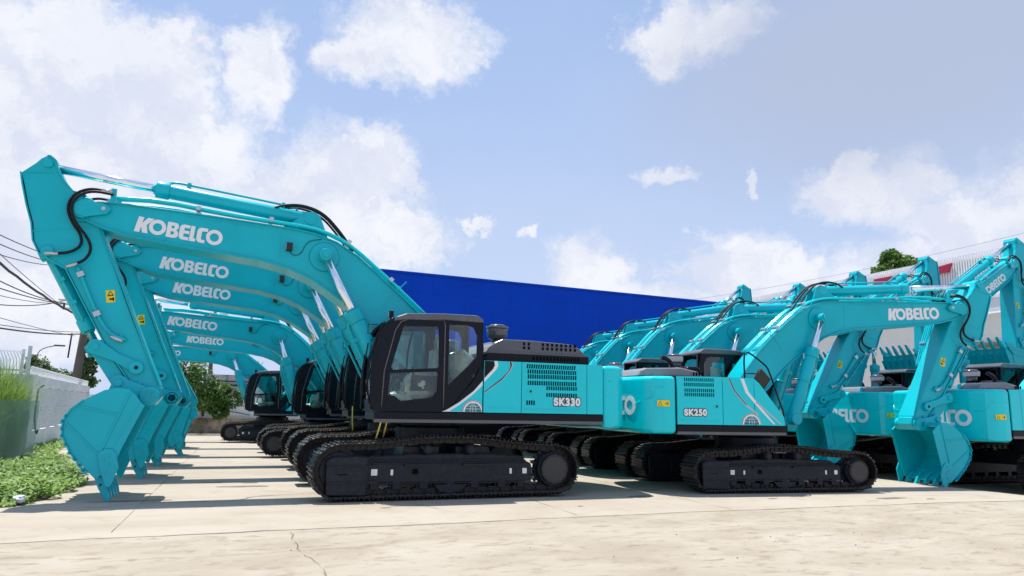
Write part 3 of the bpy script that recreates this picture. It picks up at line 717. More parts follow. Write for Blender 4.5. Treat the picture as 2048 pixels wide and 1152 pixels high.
    # doors
    for sd, sg in (('L', 1), ('R', -1)):
        if A:
            rows = [(2.225, 2.303, -2.335, -1.36, .012), (2.135, 2.21, -2.345, -1.36, 0), (2.045, 2.122, -2.35, -1.36, 0), (1.93, 2.01, -2.35, -1.37, 0), (1.85, 1.92, -2.36, -1.74, 0), (1.73, 1.80, -2.36, -1.74, 0), (1.58, 1.66, -1.53, -1.36, 0)]
            hs = []
            for (a, q, x0, x1, sk) in rows: hs += slots(x0, x1, a, q, skew=sk)
            MESH[T + 'door1' + sd] = sidepanel('engine_door', [(-2.555, 1.435), (-2.555, 2.335), (-1.275, 2.335), (-1.275, 1.435)], hs, H, sg, extra=lambda b: (b.box(-2.48, -1.33, sorted((H * sg, (H + .012) * sg))[0], sorted((H * sg, (H + .012) * sg))[1], 1.50, 1.515, 0, .004), b.box(-1.50, -1.38, sorted((H * sg, (H + .006) * sg))[0], sorted((H * sg, (H + .006) * sg))[1], 1.78, 1.86, 0, .003), b.box(-1.46, -1.42, sorted(((H + .006) * sg, (H + .01) * sg))[0], sorted(((H + .006) * sg, (H + .01) * sg))[1], 1.80, 1.84, 1, .0)))
            MESH[T + 'door2' + sd] = sidepanel('battery_door', [(-1.262, 1.435), (-1.262, 2.335), (-.56, 2.335), (-.56, 1.435)], [], H, sg, extra=lambda b: b.box(-1.18, -.65, sorted((H * sg, (H + .012) * sg))[0], sorted((H * sg, (H + .012) * sg))[1], 1.52, 1.535, 0, .004))
            MESH[T + 'door3' + sd] = sidepanel('rear_panel', [(-2.89, 1.435), (-2.89, 2.33), (-2.568, 2.335), (-2.568, 1.435)], [], H, sg)
            MESH[T + 'model' + sd] = model_name('SK330', -2.16, 1.64, H, sg, .185)
        else:
            rows = [(2.085, 2.15, -2.13, -1.50, .01), (1.99, 2.06, -2.125, -1.49, 0), (1.885, 1.95, -2.12, -1.47, 0), (1.80, 1.87, -2.12, -1.47, 0)]
            hs = []
            for (a, q, x0, x1, sk) in rows: hs += slots(x0, x1, a, q, .0425, .029, sk)
            MESH[T + 'door1' + sd] = sidepanel('engine_door', [(-2.27, 1.275), (-2.27, 2.175), (-1.325, 2.185), (-1.325, 1.275)], hs, H, sg, extra=lambda b: (b.box(-2.2, -1.4, sorted((H * sg, (H + .01) * sg))[0], sorted((H * sg, (H + .01) * sg))[1], 1.345, 1.357, 0, .003), b.box(-1.50, -1.40, sorted((H * sg, (H + .006) * sg))[0], sorted((H * sg, (H + .006) * sg))[1], 1.58, 1.66, 0, .003), b.box(-1.47, -1.43, sorted(((H + .006) * sg, (H + .01) * sg))[0], sorted(((H + .006) * sg, (H + .01) * sg))[1], 1.60, 1.64, 1, .0)))
            if sg < 0:
                MESH[T + 'door2' + sd] = sidepanel('tank_door', [(-1.312, 1.275), (-1.312, 2.185), (-.645, 2.175), (-.645, 1.275)], [], H, sg)
                MESH[T + 'door3' + sd] = sidepanel('front_fairing', [(-.632, 1.275), (-.632, 2.17), (-.52, 2.08), (-.10, 1.56), (0, 1.44), (.02, 1.275)], [], H, sg, .9, TEALB)
            else: MESH[T + 'door2' + sd] = sidepanel('rear_skirt', [(-1.312, 1.275), (-1.312, 1.9), (-1.1, 1.9), (-.75, 1.65), (-.4, 1.275)], [], H, sg)
            MESH[T + 'model' + sd] = model_name('SK250', -1.90, 1.495, H, sg, .165)
    # decals: swooshes and globe
    if A:
        b = decal_globe(-.37, 1.445, 1.42, 1, .20, None, (-.53, -.05)); MESH[T + 'globeL'] = b.mesh('globe_emblem')
        b = MB(WHT, BLK, LIGHTGREY)
        def D(sp, mi, e): b.add(flat([[(-p[0], p[1]) for p in sp]], .003), side_M(0, 1.42 + e, 0, 1, 1), mi)
        D([(-.565, 2.33), (-.80, 2.33), (-.82, 2.26), (-.78, 2.18), (-.565, 1.96)], 0, .002)
        D([(-.565, 2.33), (-.74, 2.33), (-.755, 2.26), (-.72, 2.19), (-.565, 2.03)], 1, .0055)
        D([(-1.02, 2.33), (-1.085, 2.33), (-1.10, 2.27), (-1.05, 2.17), (-.90, 2.0), (-.565, 1.76), (-.565, 1.79), (-.88, 2.03), (-1.01, 2.17), (-1.045, 2.26)], 2, .002)
        D([(-1.035, 2.33), (-1.06, 2.33), (-1.075, 2.27), (-1.03, 2.17), (-.89, 2.01), (-.565, 1.775), (-.565, 1.787), (-.88, 2.025), (-1.02, 2.17), (-1.05, 2.26)], 1, .0055)
        MESH[T + 'swooshL'] = b.mesh('stripe_decal')
        b = MB(TEALB, WHT, BLK)
        tri = [(-.545, 1.435), (-.545, 2.19), (-.49, 2.215), (-.38, 1.98), (-.20, 1.78), (-.05, 1.585), (.08, 1.475), (.20, 1.435)]
        b.add(flat([[(-p[0], p[1]) for p in tri]], .03), side_M(0, 1.39, 0, 1, 1), 2)
        b.add(flat([[(-p[0], p[1]) for p in [(-.54, 1.44), (-.54, 1.98), (-.38, 1.80), (-.12, 1.60), (.10, 1.47), (.18, 1.44)]]], .004), side_M(0, 1.407, 0, 1, 1), 1)
        b.add(flat([[(-p[0], p[1]) for p in [(-.538, 1.442), (-.538, 1.90), (-.36, 1.73), (-.12, 1.55), (.05, 1.445)]]], .004), side_M(0, 1.4115, 0, 1, 1), 0)
        MESH[T + 'skirt'] = b.mesh('cab_skirt')
    else:
        b = decal_globe(-.72, 1.29, 1.40, -1, .215, None, (-.95, -.50)); MESH[T + 'globeR'] = b.mesh('globe_emblem')
        b = MB(WHT, BLK, LIGHTGREY)
        def D(sp, mi, e): b.add(flat([sp], .003), side_M(0, -(1.40 + e), 0, -1, 1), mi)
        D([(-1.20, 2.165), (-1.165, 2.165), (-1.05, 1.93), (-.80, 1.67), (-.56, 1.49), (-.58, 1.47), (-.83, 1.64), (-1.08, 1.91)], 2, .002)
        D([(-1.185, 2.165), (-1.17, 2.165), (-1.055, 1.925), (-.81, 1.665), (-.82, 1.66), (-1.07, 1.92)], 1, .0055)
        D([(-.93, 2.165), (-.86, 2.165), (-.76, 1.91), (-.45, 1.56), (-.2, 1.30), (-.24, 1.30), (-.50, 1.55), (-.82, 1.89)], 0, .002)
        D([(-.60, 1.74), (-.2, 1.42), (-.05, 1.30), (-.09, 1.30), (-.3, 1.46), (-.60, 1.70)], 2, .002)
        MESH[T + 'swooshR'] = b.mesh('stripe_decal')
    # hood
    if A:
        hp = [(-.72, 2.50), (-.80, 2.62), (-.90, 2.70), (-1.05, 2.77), (-1.63, 2.77), (-2.45, 2.735), (-2.62, 2.66), (-2.735, 2.56), (-2.745, 2.50)]
        b = MB(GREY, HOLE, BLK)
        b.prism([(-.70, 2.337), (-.70, 2.50), (-2.75, 2.50), (-2.755, 2.337)], -1.15, 1.12, 2, .01)
        b.prism(hp, -1.0, 1.0, 0, .06, seg=4)
        b.box(-.72, -2.75, -1.12, 1.08, 2.497, 2.525, 0, .008)
        y = 1.001
        for i in range(14): b.box(-1.60 - i * .07, -1.635 - i * .07, 1.12, 1.124, 2.40, 2.47, 1)
        for i in range(12):
            for z in (2.60, 2.675):
                if i in (2, 3) : continue
                x = -1.45 - i * .095; b.box(x, x - .045, .99, 1.004, z, z + .055, 1, 0)
        for i in range(12):
            for j in range(4):
                x = -1.45 - i * .095
                if i in (2,): continue
                b.box(x, x - .05, .8 - j * .25 - .13, .8 - j * .25, 2.765 - i * .0025, 2.778 - i * .0025, 1)
        MESH[T + 'hood'] = b.mesh('engine_hood')
        b = MB(GREY, LIGHTGREY)
        x, yy = -1.10, .55
        b.cyl((x, yy, 2.74), (x, yy, 2.82), .10, None, 24, 0); b.cyl((x, yy, 2.80), (x, yy, 2.86), .15, .19, 28, 0, .01)
        b.cyl((x, yy, 2.86), (x, yy, 3.0), .195, .20, 28, 0, .01); b.cyl((x, yy, 3.0), (x, yy, 3.04), .215, None, 28, 0, .01); b.cyl((x, yy, 3.04), (x, yy, 3.08), .19, .12, 28, 0)
        MESH[T + 'cleaner'] = b.mesh('air_precleaner')
    else:
        b = MB(HOODB, HOLE, BLK)
        b.prism([(-2.87, 2.18), (-2.80, 2.30), (-2.70, 2.34), (-1.95, 2.37), (-1.60, 2.30), (-1.45, 2.18)], -.95, 1.0, 0, .04, seg=4)
        for i in range(4): b.box(-1.70 + i * .06, -1.67 + i * .06, -.96, -.945, 2.22, 2.29, 1)
        b.prism([(-1.62, 2.18), (-1.64, 2.34), (-1.54, 2.44), (-1.30, 2.44), (-1.22, 2.36), (-1.20, 2.18)], -.45, .05, 2, .06, seg=4)
        MESH[T + 'hood'] = b.mesh('engine_hood')
        b = MB(BLK, LIGHTGREY)
        b.tube([(-1.86, -.45, 2.20), (-1.88, -.45, 2.42), (-1.98, -.45, 2.55), (-2.14, -.45, 2.60)], .05, 12, 0, 2)
        MESH[T + 'exhaust'] = b.mesh('exhaust_pipe')
        b = MB(GREY, LIGHTGREY)
        x, yy = -1.50, .25
        b.cyl((x, yy, 2.45), (x, yy, 2.56), .12, None, 24, 0); b.cyl((x, yy, 2.56), (x, yy, 2.68), .18, .19, 28, 1, .01); b.cyl((x, yy, 2.68), (x, yy, 2.73), .20, .12, 28, 0)
        MESH[T + 'cleaner'] = b.mesh('air_precleaner')
        b = MB(BLK)
        b.tube([(-.76, -1.28, 2.18), (-.765, -1.28, 2.60), (-.72, -1.28, 2.68), (-.64, -1.28, 2.69), (-.32, -1.30, 2.46), (-.24, -1.31, 2.36), (-.02, -1.33, 1.68), (.03, -1.34, 1.55), (.04, -1.35, 1.20)], .017, 8, 0, 1)
        b.tube([(-.76, -1.28, 2.28), (-.50, -1.31, 2.27)], .011, 6); b.box(.0, .22, -1.42, -1.1, 1.07, 1.09, 0, .004)
        MESH[T + 'rail'] = b.mesh('handrail')
        b = MB(INK, CHR)
        M = Matrix.Translation((-.40, -1.33, 2.17)) @ Matrix.Rotation(R_(38), 4, 'Y') @ Matrix.Rotation(R_(14), 4, 'Z')
        b.box(-.19, .15, -.03, .02, -.12, .12, 0, .02, M)
        MESH[T + 'mirror'] = b.mesh('side_mirror')
    # cab shell
    y0, y1 = .45, 1.43
    if not A: y1 = 1.40
    b = MB(BLK, GREY, RUB)
    for (yy, sg) in ((y1, 1), (y0, -1)):
        me = flat([[(-sg * p[0], p[1]) for p in c(o)] for o in (CABO, WDOOR, WLOW, WREAR)], .05)
        b.add(me, side_M(0, yy - sg * .025, 0, sg, 1), 0)
    # rounded outer rim of the cab frame
    rim = c([(1.375, 1.46), (1.40, 1.95), (1.315, 2.68), (1.21, 2.855), (1.06, 2.985)])
    for yy in (y0 + .03, y1 - .03): b.tube([(p[0], yy, p[1]) for p in rim], .035, 8, 0, 1)
    dl = c([(.19, 2.98), (.175, 2.90), (.17, 2.2), (.165, 1.50)]); b.tube([(p[0], y1 + .006, p[1]) for p in dl], .011, 6, 1)  # grey seam lines paint edge highlights onto the black door frame
    dr = c([(1.22, 1.50), (1.20, 2.09), (1.04, 2.78), (.95, 2.93), (.82, 2.985), (.19, 3.0)]); b.tube([(p[0], y1 + .004, p[1]) for p in dr], .010, 6, 1)
    rf = c([(1.06, 2.96), (.86, 3.05), (.21, 3.085), (-.41, 3.09), (-.50, 3.0), (-.50, 2.98), (-.40, 3.03), (.85, 3.0), (1.04, 2.92)])
    b.prism(c([(1.10, 2.93), (1.02, 3.02), (.86, 3.08), (.21, 3.115), (-.41, 3.12), (-.52, 3.05), (-.53, 2.99), (.2, 3.0), (.85, 2.97)]), y0 - .02, y1 + .015, 1, .03, seg=3)
    bk = c([(-.54, 2.52), (-.50, 3.0)]); 
    b.box(c([(-.54, 0)])[0][0], c([(-.50, 0)])[0][0], y0 + .05, y1 - .05, zb1, c([(0, 2.25)])[0][1], 0)
    b.box(c([(-.54, 0)])[0][0], c([(-.50, 0)])[0][0], y0 + .05, y0 + .12, c([(0, 2.25)])[0][1], c([(0, 3.0)])[0][1], 0)
    b.box(c([(-.54, 0)])[0][0], c([(-.50, 0)])[0][0], y1 - .12, y1 - .05, c([(0, 2.25)])[0][1], c([(0, 3.0)])[0][1], 0)
    b.prism(c([(1.36, 1.43), (1.375, 1.62), (1.33, 1.62), (1.30, 1.47), (-.5, 1.47), (-.5, 1.43)]), y0 + .05, y1 - .05, 0)
    MESH[T + 'cab'] = b.mesh('cab')
    b = MB(GLASS)
    for nm, w in (('w1', WDOOR), ('w2', WLOW), ('w3', WREAR)):
        for (yy, sg) in ((y1, 1), (y0, -1)):
            b = MB(GLASS); b.add(flat([[(-sg * p[0], p[1]) for p in c(w)]], .006), side_M(0, yy - sg * .03, 0, sg, 1), 0)
            MESH[T + nm + ('L' if sg > 0 else 'R')] = b.mesh('window')
    b = MB(GLASS)
    wp = c([(1.365, 1.63), (1.375, 1.95), (1.29, 2.68), (1.19, 2.83), (1.08, 2.93)]); b.strip(wp, y0 + .06, y1 - .06, .006); MESH[T + 'wf'] = b.mesh('windscreen')
    b = MB(WRAP, BLK, RUB)
    def cc(x, z): q = c([(x, z)])[0]; return q
    sx_, sz_ = cc(.45, 1.47); ym = (y0 + y1) / 2
    b.box(sx_ - .25, sx_ + .32, ym - .26, ym + .26, sz_ + .30, sz_ + .46, 0, .06); b.box(sx_ - .38, sx_ - .20, ym - .25, ym + .25, sz_ + .40, sz_ + 1.02, 0, .07)
    b.box(sx_ - .36, sx_ - .24, ym - .14, ym + .14, sz_ + 1.03, sz_ + 1.22, 0, .05)
    b.box(sx_ - .2, sx_ + .25, ym - .2, ym + .2, sz_ + .02, sz_ + .30, 1, .02)
    for sg in (1, -1): b.box(sx_ - .3, sx_ + .25, ym + .30 * sg - .07, ym + .30 * sg + .07, sz_ + .3, sz_ + .58, 1, .04)
    b.ball((sx_ - .72, ym + .1, sz_ + .72), .30, .7, .9, 1.15, 0, 3) if A else None
    b.ball((sx_ + .05, ym + .14, sz_ + .42), .27, 1.15, .8, .95, 0, 4); b.ball((sx_ + .42, ym + .2, sz_ + .18), .17, 1.5, .8, .7, 0, 4)
    for v in b.bm.verts: v.co += noise.noise_vector(v.co * 5) * .04 + noise.noise_vector(v.co * 17) * .022
    MESH[T + 'seat'] = b.mesh('seat')
    b = MB(RUB, BLK)
    x, z = cc(.95, 1.5)
    for dy in (-.12, .12): b.tube([(x, ym + dy, z), (x + .02, ym + dy, z + .35), (x - .08, ym + dy, z + .62)], .016, 6)
    b.box(x + .12, x + .26, ym + .22, ym + .38, z + .1, z + .62, 1, .03)
    for dy in (-.33, .33): b.tube([(sx_ + .2, ym + dy, sz_ + .5), (sx_ + .24, ym + dy, sz_ + .72)], .02, 6)
    b.tube([(p[0], y0 + .07, p[1]) for p in c([(.62, 2.0), (.60, 2.5), (.52, 2.9)])], .015, 6)
    MESH[T + 'levers'] = b.mesh('control_levers')
    b = MB(BLK, LAMP)
    x, z = cc(1.10, 2.96)
    b.box(x - .03, x + .05, y1 - .14, y1 - .05, z + .04, z + .15, 0, .012); b.box(x + .05, x + .056, y1 - .13, y1 - .06, z + .05, z + .14, 1)
    b.tube([(x, y1 - .1, z - .12), (x + .01, y1 - .1, z + .06)], .014, 6)
    MESH[T + 'cablight'] = b.mesh('cab_light')
    b = MB(BLK)
    p = c([(1.42, 1.55), (1.47, 1.9), (1.43, 2.35), (1.32, 2.75), (1.22, 2.92)])
    b.tube([(q[0], y1 - .02, q[1]) for q in p], .014, 8, 0, 2)
    hd = c([(1.38, 2.72), (1.50, 2.70), (1.50, 2.86), (1.34, 2.86)]); b.tube([(q[0], y1 - .02, q[1]) for q in hd], .009, 6)
    b.tube([(q[0], y0 + .25, q[1]) for q in c([(1.40, 1.7), (1.42, 2.1), (1.36, 2.6)])], .012, 6)
    b.tube([(q[0], y1 - .45, q[1]) for q in c([(1.40, 1.75), (1.40, 2.2), (1.33, 2.6)])], .009, 6)
    MESH[T + 'grab'] = b.mesh('grab_rail')
    b = MB(BLK)
    hd = c([(1.16, 1.60), (1.00, 1.60), (1.0, 1.48), (1.18, 1.47)])
    b.prism(hd, y1, y1 + .012, 0, .01)
    MESH[T + 'handle'] = b.mesh('door_handle')
    if A:
        b = MB(INK); b.cyl((-.36, 1.42, 2.06), (-.36, 1.435, 2.06), .03, None, 16); MESH['Alatch'] = b.mesh('latch')

build_front('A', 1.0); build_front('B', .91)
build_under('A', 1.0, 1.0, 1.0, 2.59); build_under('B', .865, .95, .86, 2.39)
build_upper('A'); build_upper('B')

def RY(a): return Matrix.Rotation(-R_(a), 4, 'Y')
def rot2(p, a): c_, s_ = math.cos(R_(a)), math.sin(R_(a)); return Vector((p[0] * c_ - p[1] * s_, p[0] * s_ + p[1] * c_))
def excavator(T, name, label, X, Y, yaw, boom=0.0, arm=0.0, bkt=0.0, swing=0.0, group=None, lsc=1.0, fs=1.0):
    """arm, bkt: absolute turn of arm and bucket against the reference pose"""
    A = T == 'A'; sc = (1.0 if A else .91) * fs
    root = bpy.data.objects.new(name, None); COL.objects.link(root); root.empty_display_size = .5
    root.location = (X, Y, 0); root.rotation_euler = (0, 0, R_(yaw)); tag(root, label, 'excavator', group)
    I = Matrix.Identity(4)
    g_ = 2.59 if A else 2.39; sx, sz = (1, 1) if A else (.865, .86)
    U = I if A else Matrix.Rotation(math.pi, 4, 'Z')
    for sg in (1, -1):
        S_ = U @ Matrix.Translation((0, g_ / 2 * sg, 0)) @ (I if sg > 0 else Matrix.Rotation(math.pi, 4, 'Z'))
        flip = -1 if sg < 0 else 1      # the frame of the other side is turned, so mirror its ends
        tr = obj('crawler_track', MESH[T + 'track'], root, U @ Matrix.Translation((0, g_ / 2 * sg, 0)))
        F = U @ Matrix.Translation((0, g_ / 2 * sg, 0)) @ Matrix.Diagonal((1, sg, 1, 1))
        fr = obj('track_frame', MESH[T + 'frame'], root, F)
        obj('idler_wheel', MESH[T + 'idler'], fr, Matrix.Translation((1.86 * sx, 0, .475 * sz)))
        obj('drive_sprocket', MESH[T + 'sprocket'], fr, Matrix.Translation((-1.88 * sx, 0, .47 * sz)))
        for x in (.407, -.339): obj('carrier_roller', MESH[T + 'carrier'], fr, Matrix.Translation((x * sx, 0, .81 * sz)))
        for x in (1.286, .921, .469, 0, -.421, -.91, -1.271): obj('track_roller', MESH[T + 'roller'], fr, Matrix.Translation((x * sx, 0, .225 * sz)))
    obj('car_body', MESH[T + 'car'], root, I)
    SW = Matrix.Rotation(R_(swing), 4, 'Z')
    def up(nm, key, par=root, M=None): return obj(nm, MESH[T + key], par, (SW if par is root else I) if M is None else M)
    up('deck_frame', 'deck'); up('boom_bracket', 'bracket'); up('engine_bay', 'engine')
    cw = up('counterweight', 'cw'); up('lettering', 'cwlogo', cw)
    if not A or yaw < 90: up('warning_sticker', 'cwstick', cw)
    for sd in 'LR':
        d = up('engine_door', 'door1' + sd); up('model_lettering', 'model' + sd, d)
        d2 = up('battery_door' if A else ('tank_door' if sd == 'R' else 'rear_skirt'), 'door2' + sd)
        if A and sd == 'L': up('stripe_decal', 'swooshL', d2)
        if not A and sd == 'R': up('stripe_decal', 'swooshR', d2); up('globe_emblem', 'globeR', d2)
        if A: up('rear_panel', 'door3' + sd)
        elif sd == 'R': up('front_fairing', 'door3R')
    if A and yaw < 90:
        Mh = Matrix.Translation((-.35, 0, .155)); hd = obj('engine_hood', MESH['Bhood'], root, SW @ Mh)
        obj('air_precleaner', MESH['Bcleaner'], hd, I); obj('exhaust_pipe', MESH['Bexhaust'], hd, Matrix.Translation((.25, 0, 0)))
        Mr = Matrix.Translation((.9, 0, .16)); obj('handrail', MESH['Brail'], root, SW @ Mr); obj('side_mirror', MESH['Bmirror'], root, SW @ Mr)
    else: hd = up('engine_hood', 'hood'); up('air_precleaner', 'cleaner', hd)
    if not A: up('exhaust_pipe', 'exhaust', hd); up('handrail', 'rail'); up('side_mirror', 'mirror')
    cb = up('cab', 'cab')
    for k in ('w1', 'w2', 'w3'):
        for sd in 'LR': up('window', k + sd, cb)
    up('windscreen', 'wf', cb); up('seat', 'seat', cb); up('control_levers', 'levers', cb); up('work_light', 'cablight', cb); up('grab_rail', 'grab', cb); up('door_handle', 'handle', cb)
    if A:
        sk = up('cab_skirt', 'skirt'); up('globe_emblem', 'globeL', sk); up('latch', 'latch', cb)
    # front
    foot = Vector(FOOT) if A else Vector((-.15, 1.85))
    def place(p, a): return SW @ Matrix.Translation((p.x, 0, p.y)) @ RY(a) @ Matrix.Scale(fs, 4)
    Mb = place(foot, boom)
    bm_ = obj('boom', MESH[T + 'boom'], root, Mb)
    obj('hydraulic_pipe', MESH[T + 'pipe'], bm_, I); obj('hose', MESH[T + 'hose'], bm_, I)
    lc = Vector(((4.56 - FOOT[0]) * sc / fs, 0, (4.375 - FOOT[1]) * sc / fs))
    for sd in 'LR': obj('lettering', MESH[T + 'logo' + sd], bm_, Matrix.Translation(lc) @ Matrix.Diagonal((lsc, 1, lsc, 1)) @ Matrix.Translation(-lc)); obj('hose', MESH[T + 'those' + sd], bm_, I)
    if A or yaw > 90: obj('work_light', MESH[T + 'light'], bm_, I)
    D = lambda a, b: (Vector(a) - Vector(b)) * sc
    piv = foot + rot2(D(PIV, FOOT), boom)
    Ma = place(piv, arm); am = obj('arm', MESH[T + 'arm'], root, Ma)
    for sd in 'LR': obj('warning_sticker', MESH[T + 'stick' + sd], am, I)
    bpin = piv + rot2(D(BPIN, PIV), arm); tip = piv + rot2(D(TIP, PIV), arm)
    Mk = place(bpin, bkt); bk = obj('bucket', MESH[T + 'bucket'], root, Mk)
    tw = .30 if A else .285
    for y in (-2 * tw, -tw, 0, tw, 2 * tw):
        obj('tooth', MESH[T + 'tooth'], bk, Matrix.Translation(((5.245 - BPIN[0]) * sc / fs, y * sc / fs, (.145 - BPIN[1]) * sc / fs)) @ Matrix.Diagonal((1, 1, 1.1, 1)))
    for y in ((-.745, .745) if A else (-.695, .695)):
        obj('side_cutter', MESH[T + 'cutter'], bk, Matrix.Translation(((5.22 - BPIN[0]) * sc / fs, y * sc / fs, (.40 - BPIN[1]) * sc / fs)) @ RY(-6))
    # linkage
    hl = piv + rot2(D((5.014, 2.056), PIV), arm); bl = bpin + rot2(D((5.245, 1.804), BPIN), bkt)
    r1 = .697 * sc; r2 = .690 * sc; d = (bl - hl); L = min(d.length, r1 + r2 - .01); h = math.sqrt(max(0, r1 * r1 - ((r1 * r1 - r2 * r2 + L * L) / (2 * L)) ** 2)); a_ = (r1 * r1 - r2 * r2 + L * L) / (2 * L)
    dn = d.normalized(); nn = Vector((-dn.y, dn.x)); outer = hl - bpin
    c1 = hl + dn * a_ + nn * h; c2 = hl + dn * a_ - nn * h
    bc = piv + rot2(D((6.469, 3.868), PIV), arm)
    axis = (bpin - piv).normalized(); perp = Vector((-axis.y, axis.x))
    J = c1 if (c1 - hl).dot(perp) > (c2 - hl).dot(perp) else c2
    if (J - hl).dot(bc - hl) < -1: pass
    ang = lambda v: math.degrees(math.atan2(v.y, v.x))
    obj('rocker_link', MESH[T + 'link'], root, place(hl, ang(J - hl))); obj('bucket_link', MESH[T + 'link2'], root, place(bl, ang(J - bl)))
    def DB(a):
        v = Vector(a) - Vector(FOOT)
        if not A: v = Vector(warp1(v.x, v.y))
        return v * sc
    def hyd(nm, key, base, end, y, flipz=False):
        e = end - base; a = ang(e); M = SW @ Matrix.Translation((base.x, y, base.y)) @ RY(a)
        if flipz: M = M @ Matrix.Rotation(math.pi if flipz is True else R_(flipz), 4, 'X')
        o = obj(nm, MESH[T + key], root, M)
        obj('rod', MESH[T + key + 'rod'], o, Matrix.Translation((e.length, 0, 0)) @ Matrix.Rotation(math.pi, 4, 'Z'))
    hyd('arm_cylinder', 'armcyl', foot + rot2(DB((2.42, 4.87)), boom), tip, 0)
    hyd('bucket_cylinder', 'bktcyl', bc, J, 0, -90 if yaw > 90 else 90)
    bf = Vector((.80, 1.62)) if A else Vector((.86, 1.40))
    for y in (-.45, .45): hyd('boom_cylinder', 'boomcyl', bf, foot + rot2(DB(CPIN), boom), y * (1 if A else .95), True)
    return root

def GZ(x):          # the yard falls a little towards the right
    t = min(max((x - 14.6) / 2.3, 0), 1); return -.20 * t * t * (3 - 2 * t)
g1 = 'excavators in the left row'; g2 = 'excavators in the middle row'; g3 = 'excavators in the right row'
excavator('A', 'excavator', 'teal excavator nearest the camera, black cab and white wrapped seat in full view', 3.666, 13.73, 180, group=g1)
excavator('A', 'excavator', 'second teal excavator of the left row, lettered boom just under the nearest boom', 3.79, 17.3, 180, group=g1)
excavator('A', 'excavator', 'third teal excavator of the left row, lowest of the three steep lettered booms', 3.88, 20.6, 180, -.5, group=g1)
excavator('B', 'excavator', 'fourth teal excavator of the left row, level boom with widest lettering below the steep booms', 3.1, 24.1, 180, -.4, -8, -8, group=g1)
excavator('B', 'excavator', 'fifth teal excavator of the left row, lettering between the level boom and farthest boom', 3.45, 28.3, 180, -2.6, 0, -6, group=g1, lsc=.88)
excavator('B', 'excavator', 'farthest teal excavator of the left row, whole black cab seen beside the shrub', 2.0, 33.0, 180, -5, -4, -8, group=g1, lsc=.76)
ya = -7; ux = Vector((math.sin(R_(7)), math.cos(R_(7))))
row2 = [('front teal excavator of the middle row with flat lettered boom and full track in view', -1.4, -5.5, -9),
        ('second teal excavator of the middle row, its cab roof directly behind the front one', -.8, -10.6, -12),
        ('third teal excavator of the middle row, boom bend just right of the blue wall end', 5, -8, -12),
        ('fourth teal excavator of the middle row, boom bend rising against the blue wall', 5, -8, -12),
        ('last teal excavator of the middle row, low boom beside the nearest machine hood', 3, -8, -12)]
for i, (lb, bo, ar, bu) in enumerate(row2):
    excavator('B', 'excavator', lb, 10.43 + ux.x * 3.35 * i, 13.17 + ux.y * 3.35 * i, -7, bo, ar, bu, 0.0, group=g2, fs=1.025)
row3 = ['teal excavator cut off by the right picture edge, nearest of the right row',
        'teal excavator with the tallest raised boom, behind the nearest open bucket',
        'teal excavator with raised boom just left of the red letter C',
        'teal excavator with raised boom below and left of the rooftop tree',
        'teal excavator fifth in the right row, arm tip beside the first red letter',
        'farthest teal excavator of the right row, arm tip alone against the clouds']
for i, lb in enumerate(row3):
    excavator('A', 'excavator', lb, 19.3 if i == 0 else 19.7, 13.0 + 3.27 * i, 0, (-14, 27, 27, 27, 27, 33)[i], 20, -120, group=g3, fs=.90).location.z = GZ(19)

# ------------------------------------------------------------------ setting
def ground_mat(name, c0, c1, c2, sc, stain, patch, bump=.25):
    m = bpy.data.materials.new(name); m.use_nodes = True; q = NG(m.node_tree); b = m.node_tree.nodes['Principled BSDF']
    oc = q.n('ShaderNodeTexCoord').outputs['Object']
    mp = q.n('ShaderNodeMapping'); q.l(oc, mp.inputs[0]); mp.inputs['Scale'].default_value = (.75, 1.25, 1); mp.inputs['Rotation'].default_value = (0, 0, .12)
    big = q.noise(mp.outputs[0], sc, 7, .62, .6); med = q.noise(mp.outputs[0], sc * 5, 7, .68, .4); fin = q.noise(oc, 38, 5, .75); grit = q.noise(oc, 140, 2, .6)
    c = q.ramp(big, [(.28, c0), (.5, c1), (.74, c2)])
    c = q.mix(q.math('MULTIPLY', q.sstep(med, .50, .70), patch), c, stain)
    c = q.mix(q.math('MULTIPLY', q.sstep(fin, .56, .74), .30), c, tuple(x * .55 for x in stain))
    c = q.mix(q.math('MULTIPLY', q.sstep(grit, .66, .78), .35), c, (.16, .13, .10))
    q.l(c, b.inputs['Base Color']); b.inputs['Roughness'].default_value = .85; b.inputs['Specular IOR Level'].default_value = .25
    bp = q.n('ShaderNodeBump'); bp.inputs['Strength'].default_value = bump; bp.inputs['Distance'].default_value = .02
    q.l(q.math('ADD', q.math('MULTIPLY', fin, .6), q.math('MULTIPLY', grit, .5)), bp.inputs['Height']); q.l(bp.outputs[0], b.inputs['Normal'])
    return m
GNEAR = ground_mat('worn_yard_ground', (.325, .275, .21), (.385, .34, .272), (.45, .41, .345), .8, (.25, .195, .135), .8, .7)
GSLAB = ground_mat('pale_concrete', (.335, .285, .225), (.385, .34, .28), (.43, .39, .33), .35, (.285, .23, .165), .5, .2)
b = MB(GNEAR); gx = [-400, 0, 13.5, 14, 14.5, 15, 15.5, 16, 16.5, 17, 17.5, 18, 400]; ga = [b.bm.verts.new((x, -60, GZ(x))) for x in gx]; gb = [b.bm.verts.new((x, 800, GZ(x))) for x in gx]
for i in range(len(gx) - 1): b.bm.faces.new((ga[i], ga[i + 1], gb[i + 1], gb[i]))
tag(obj('ground', b.mesh('ground')), kind='structure')
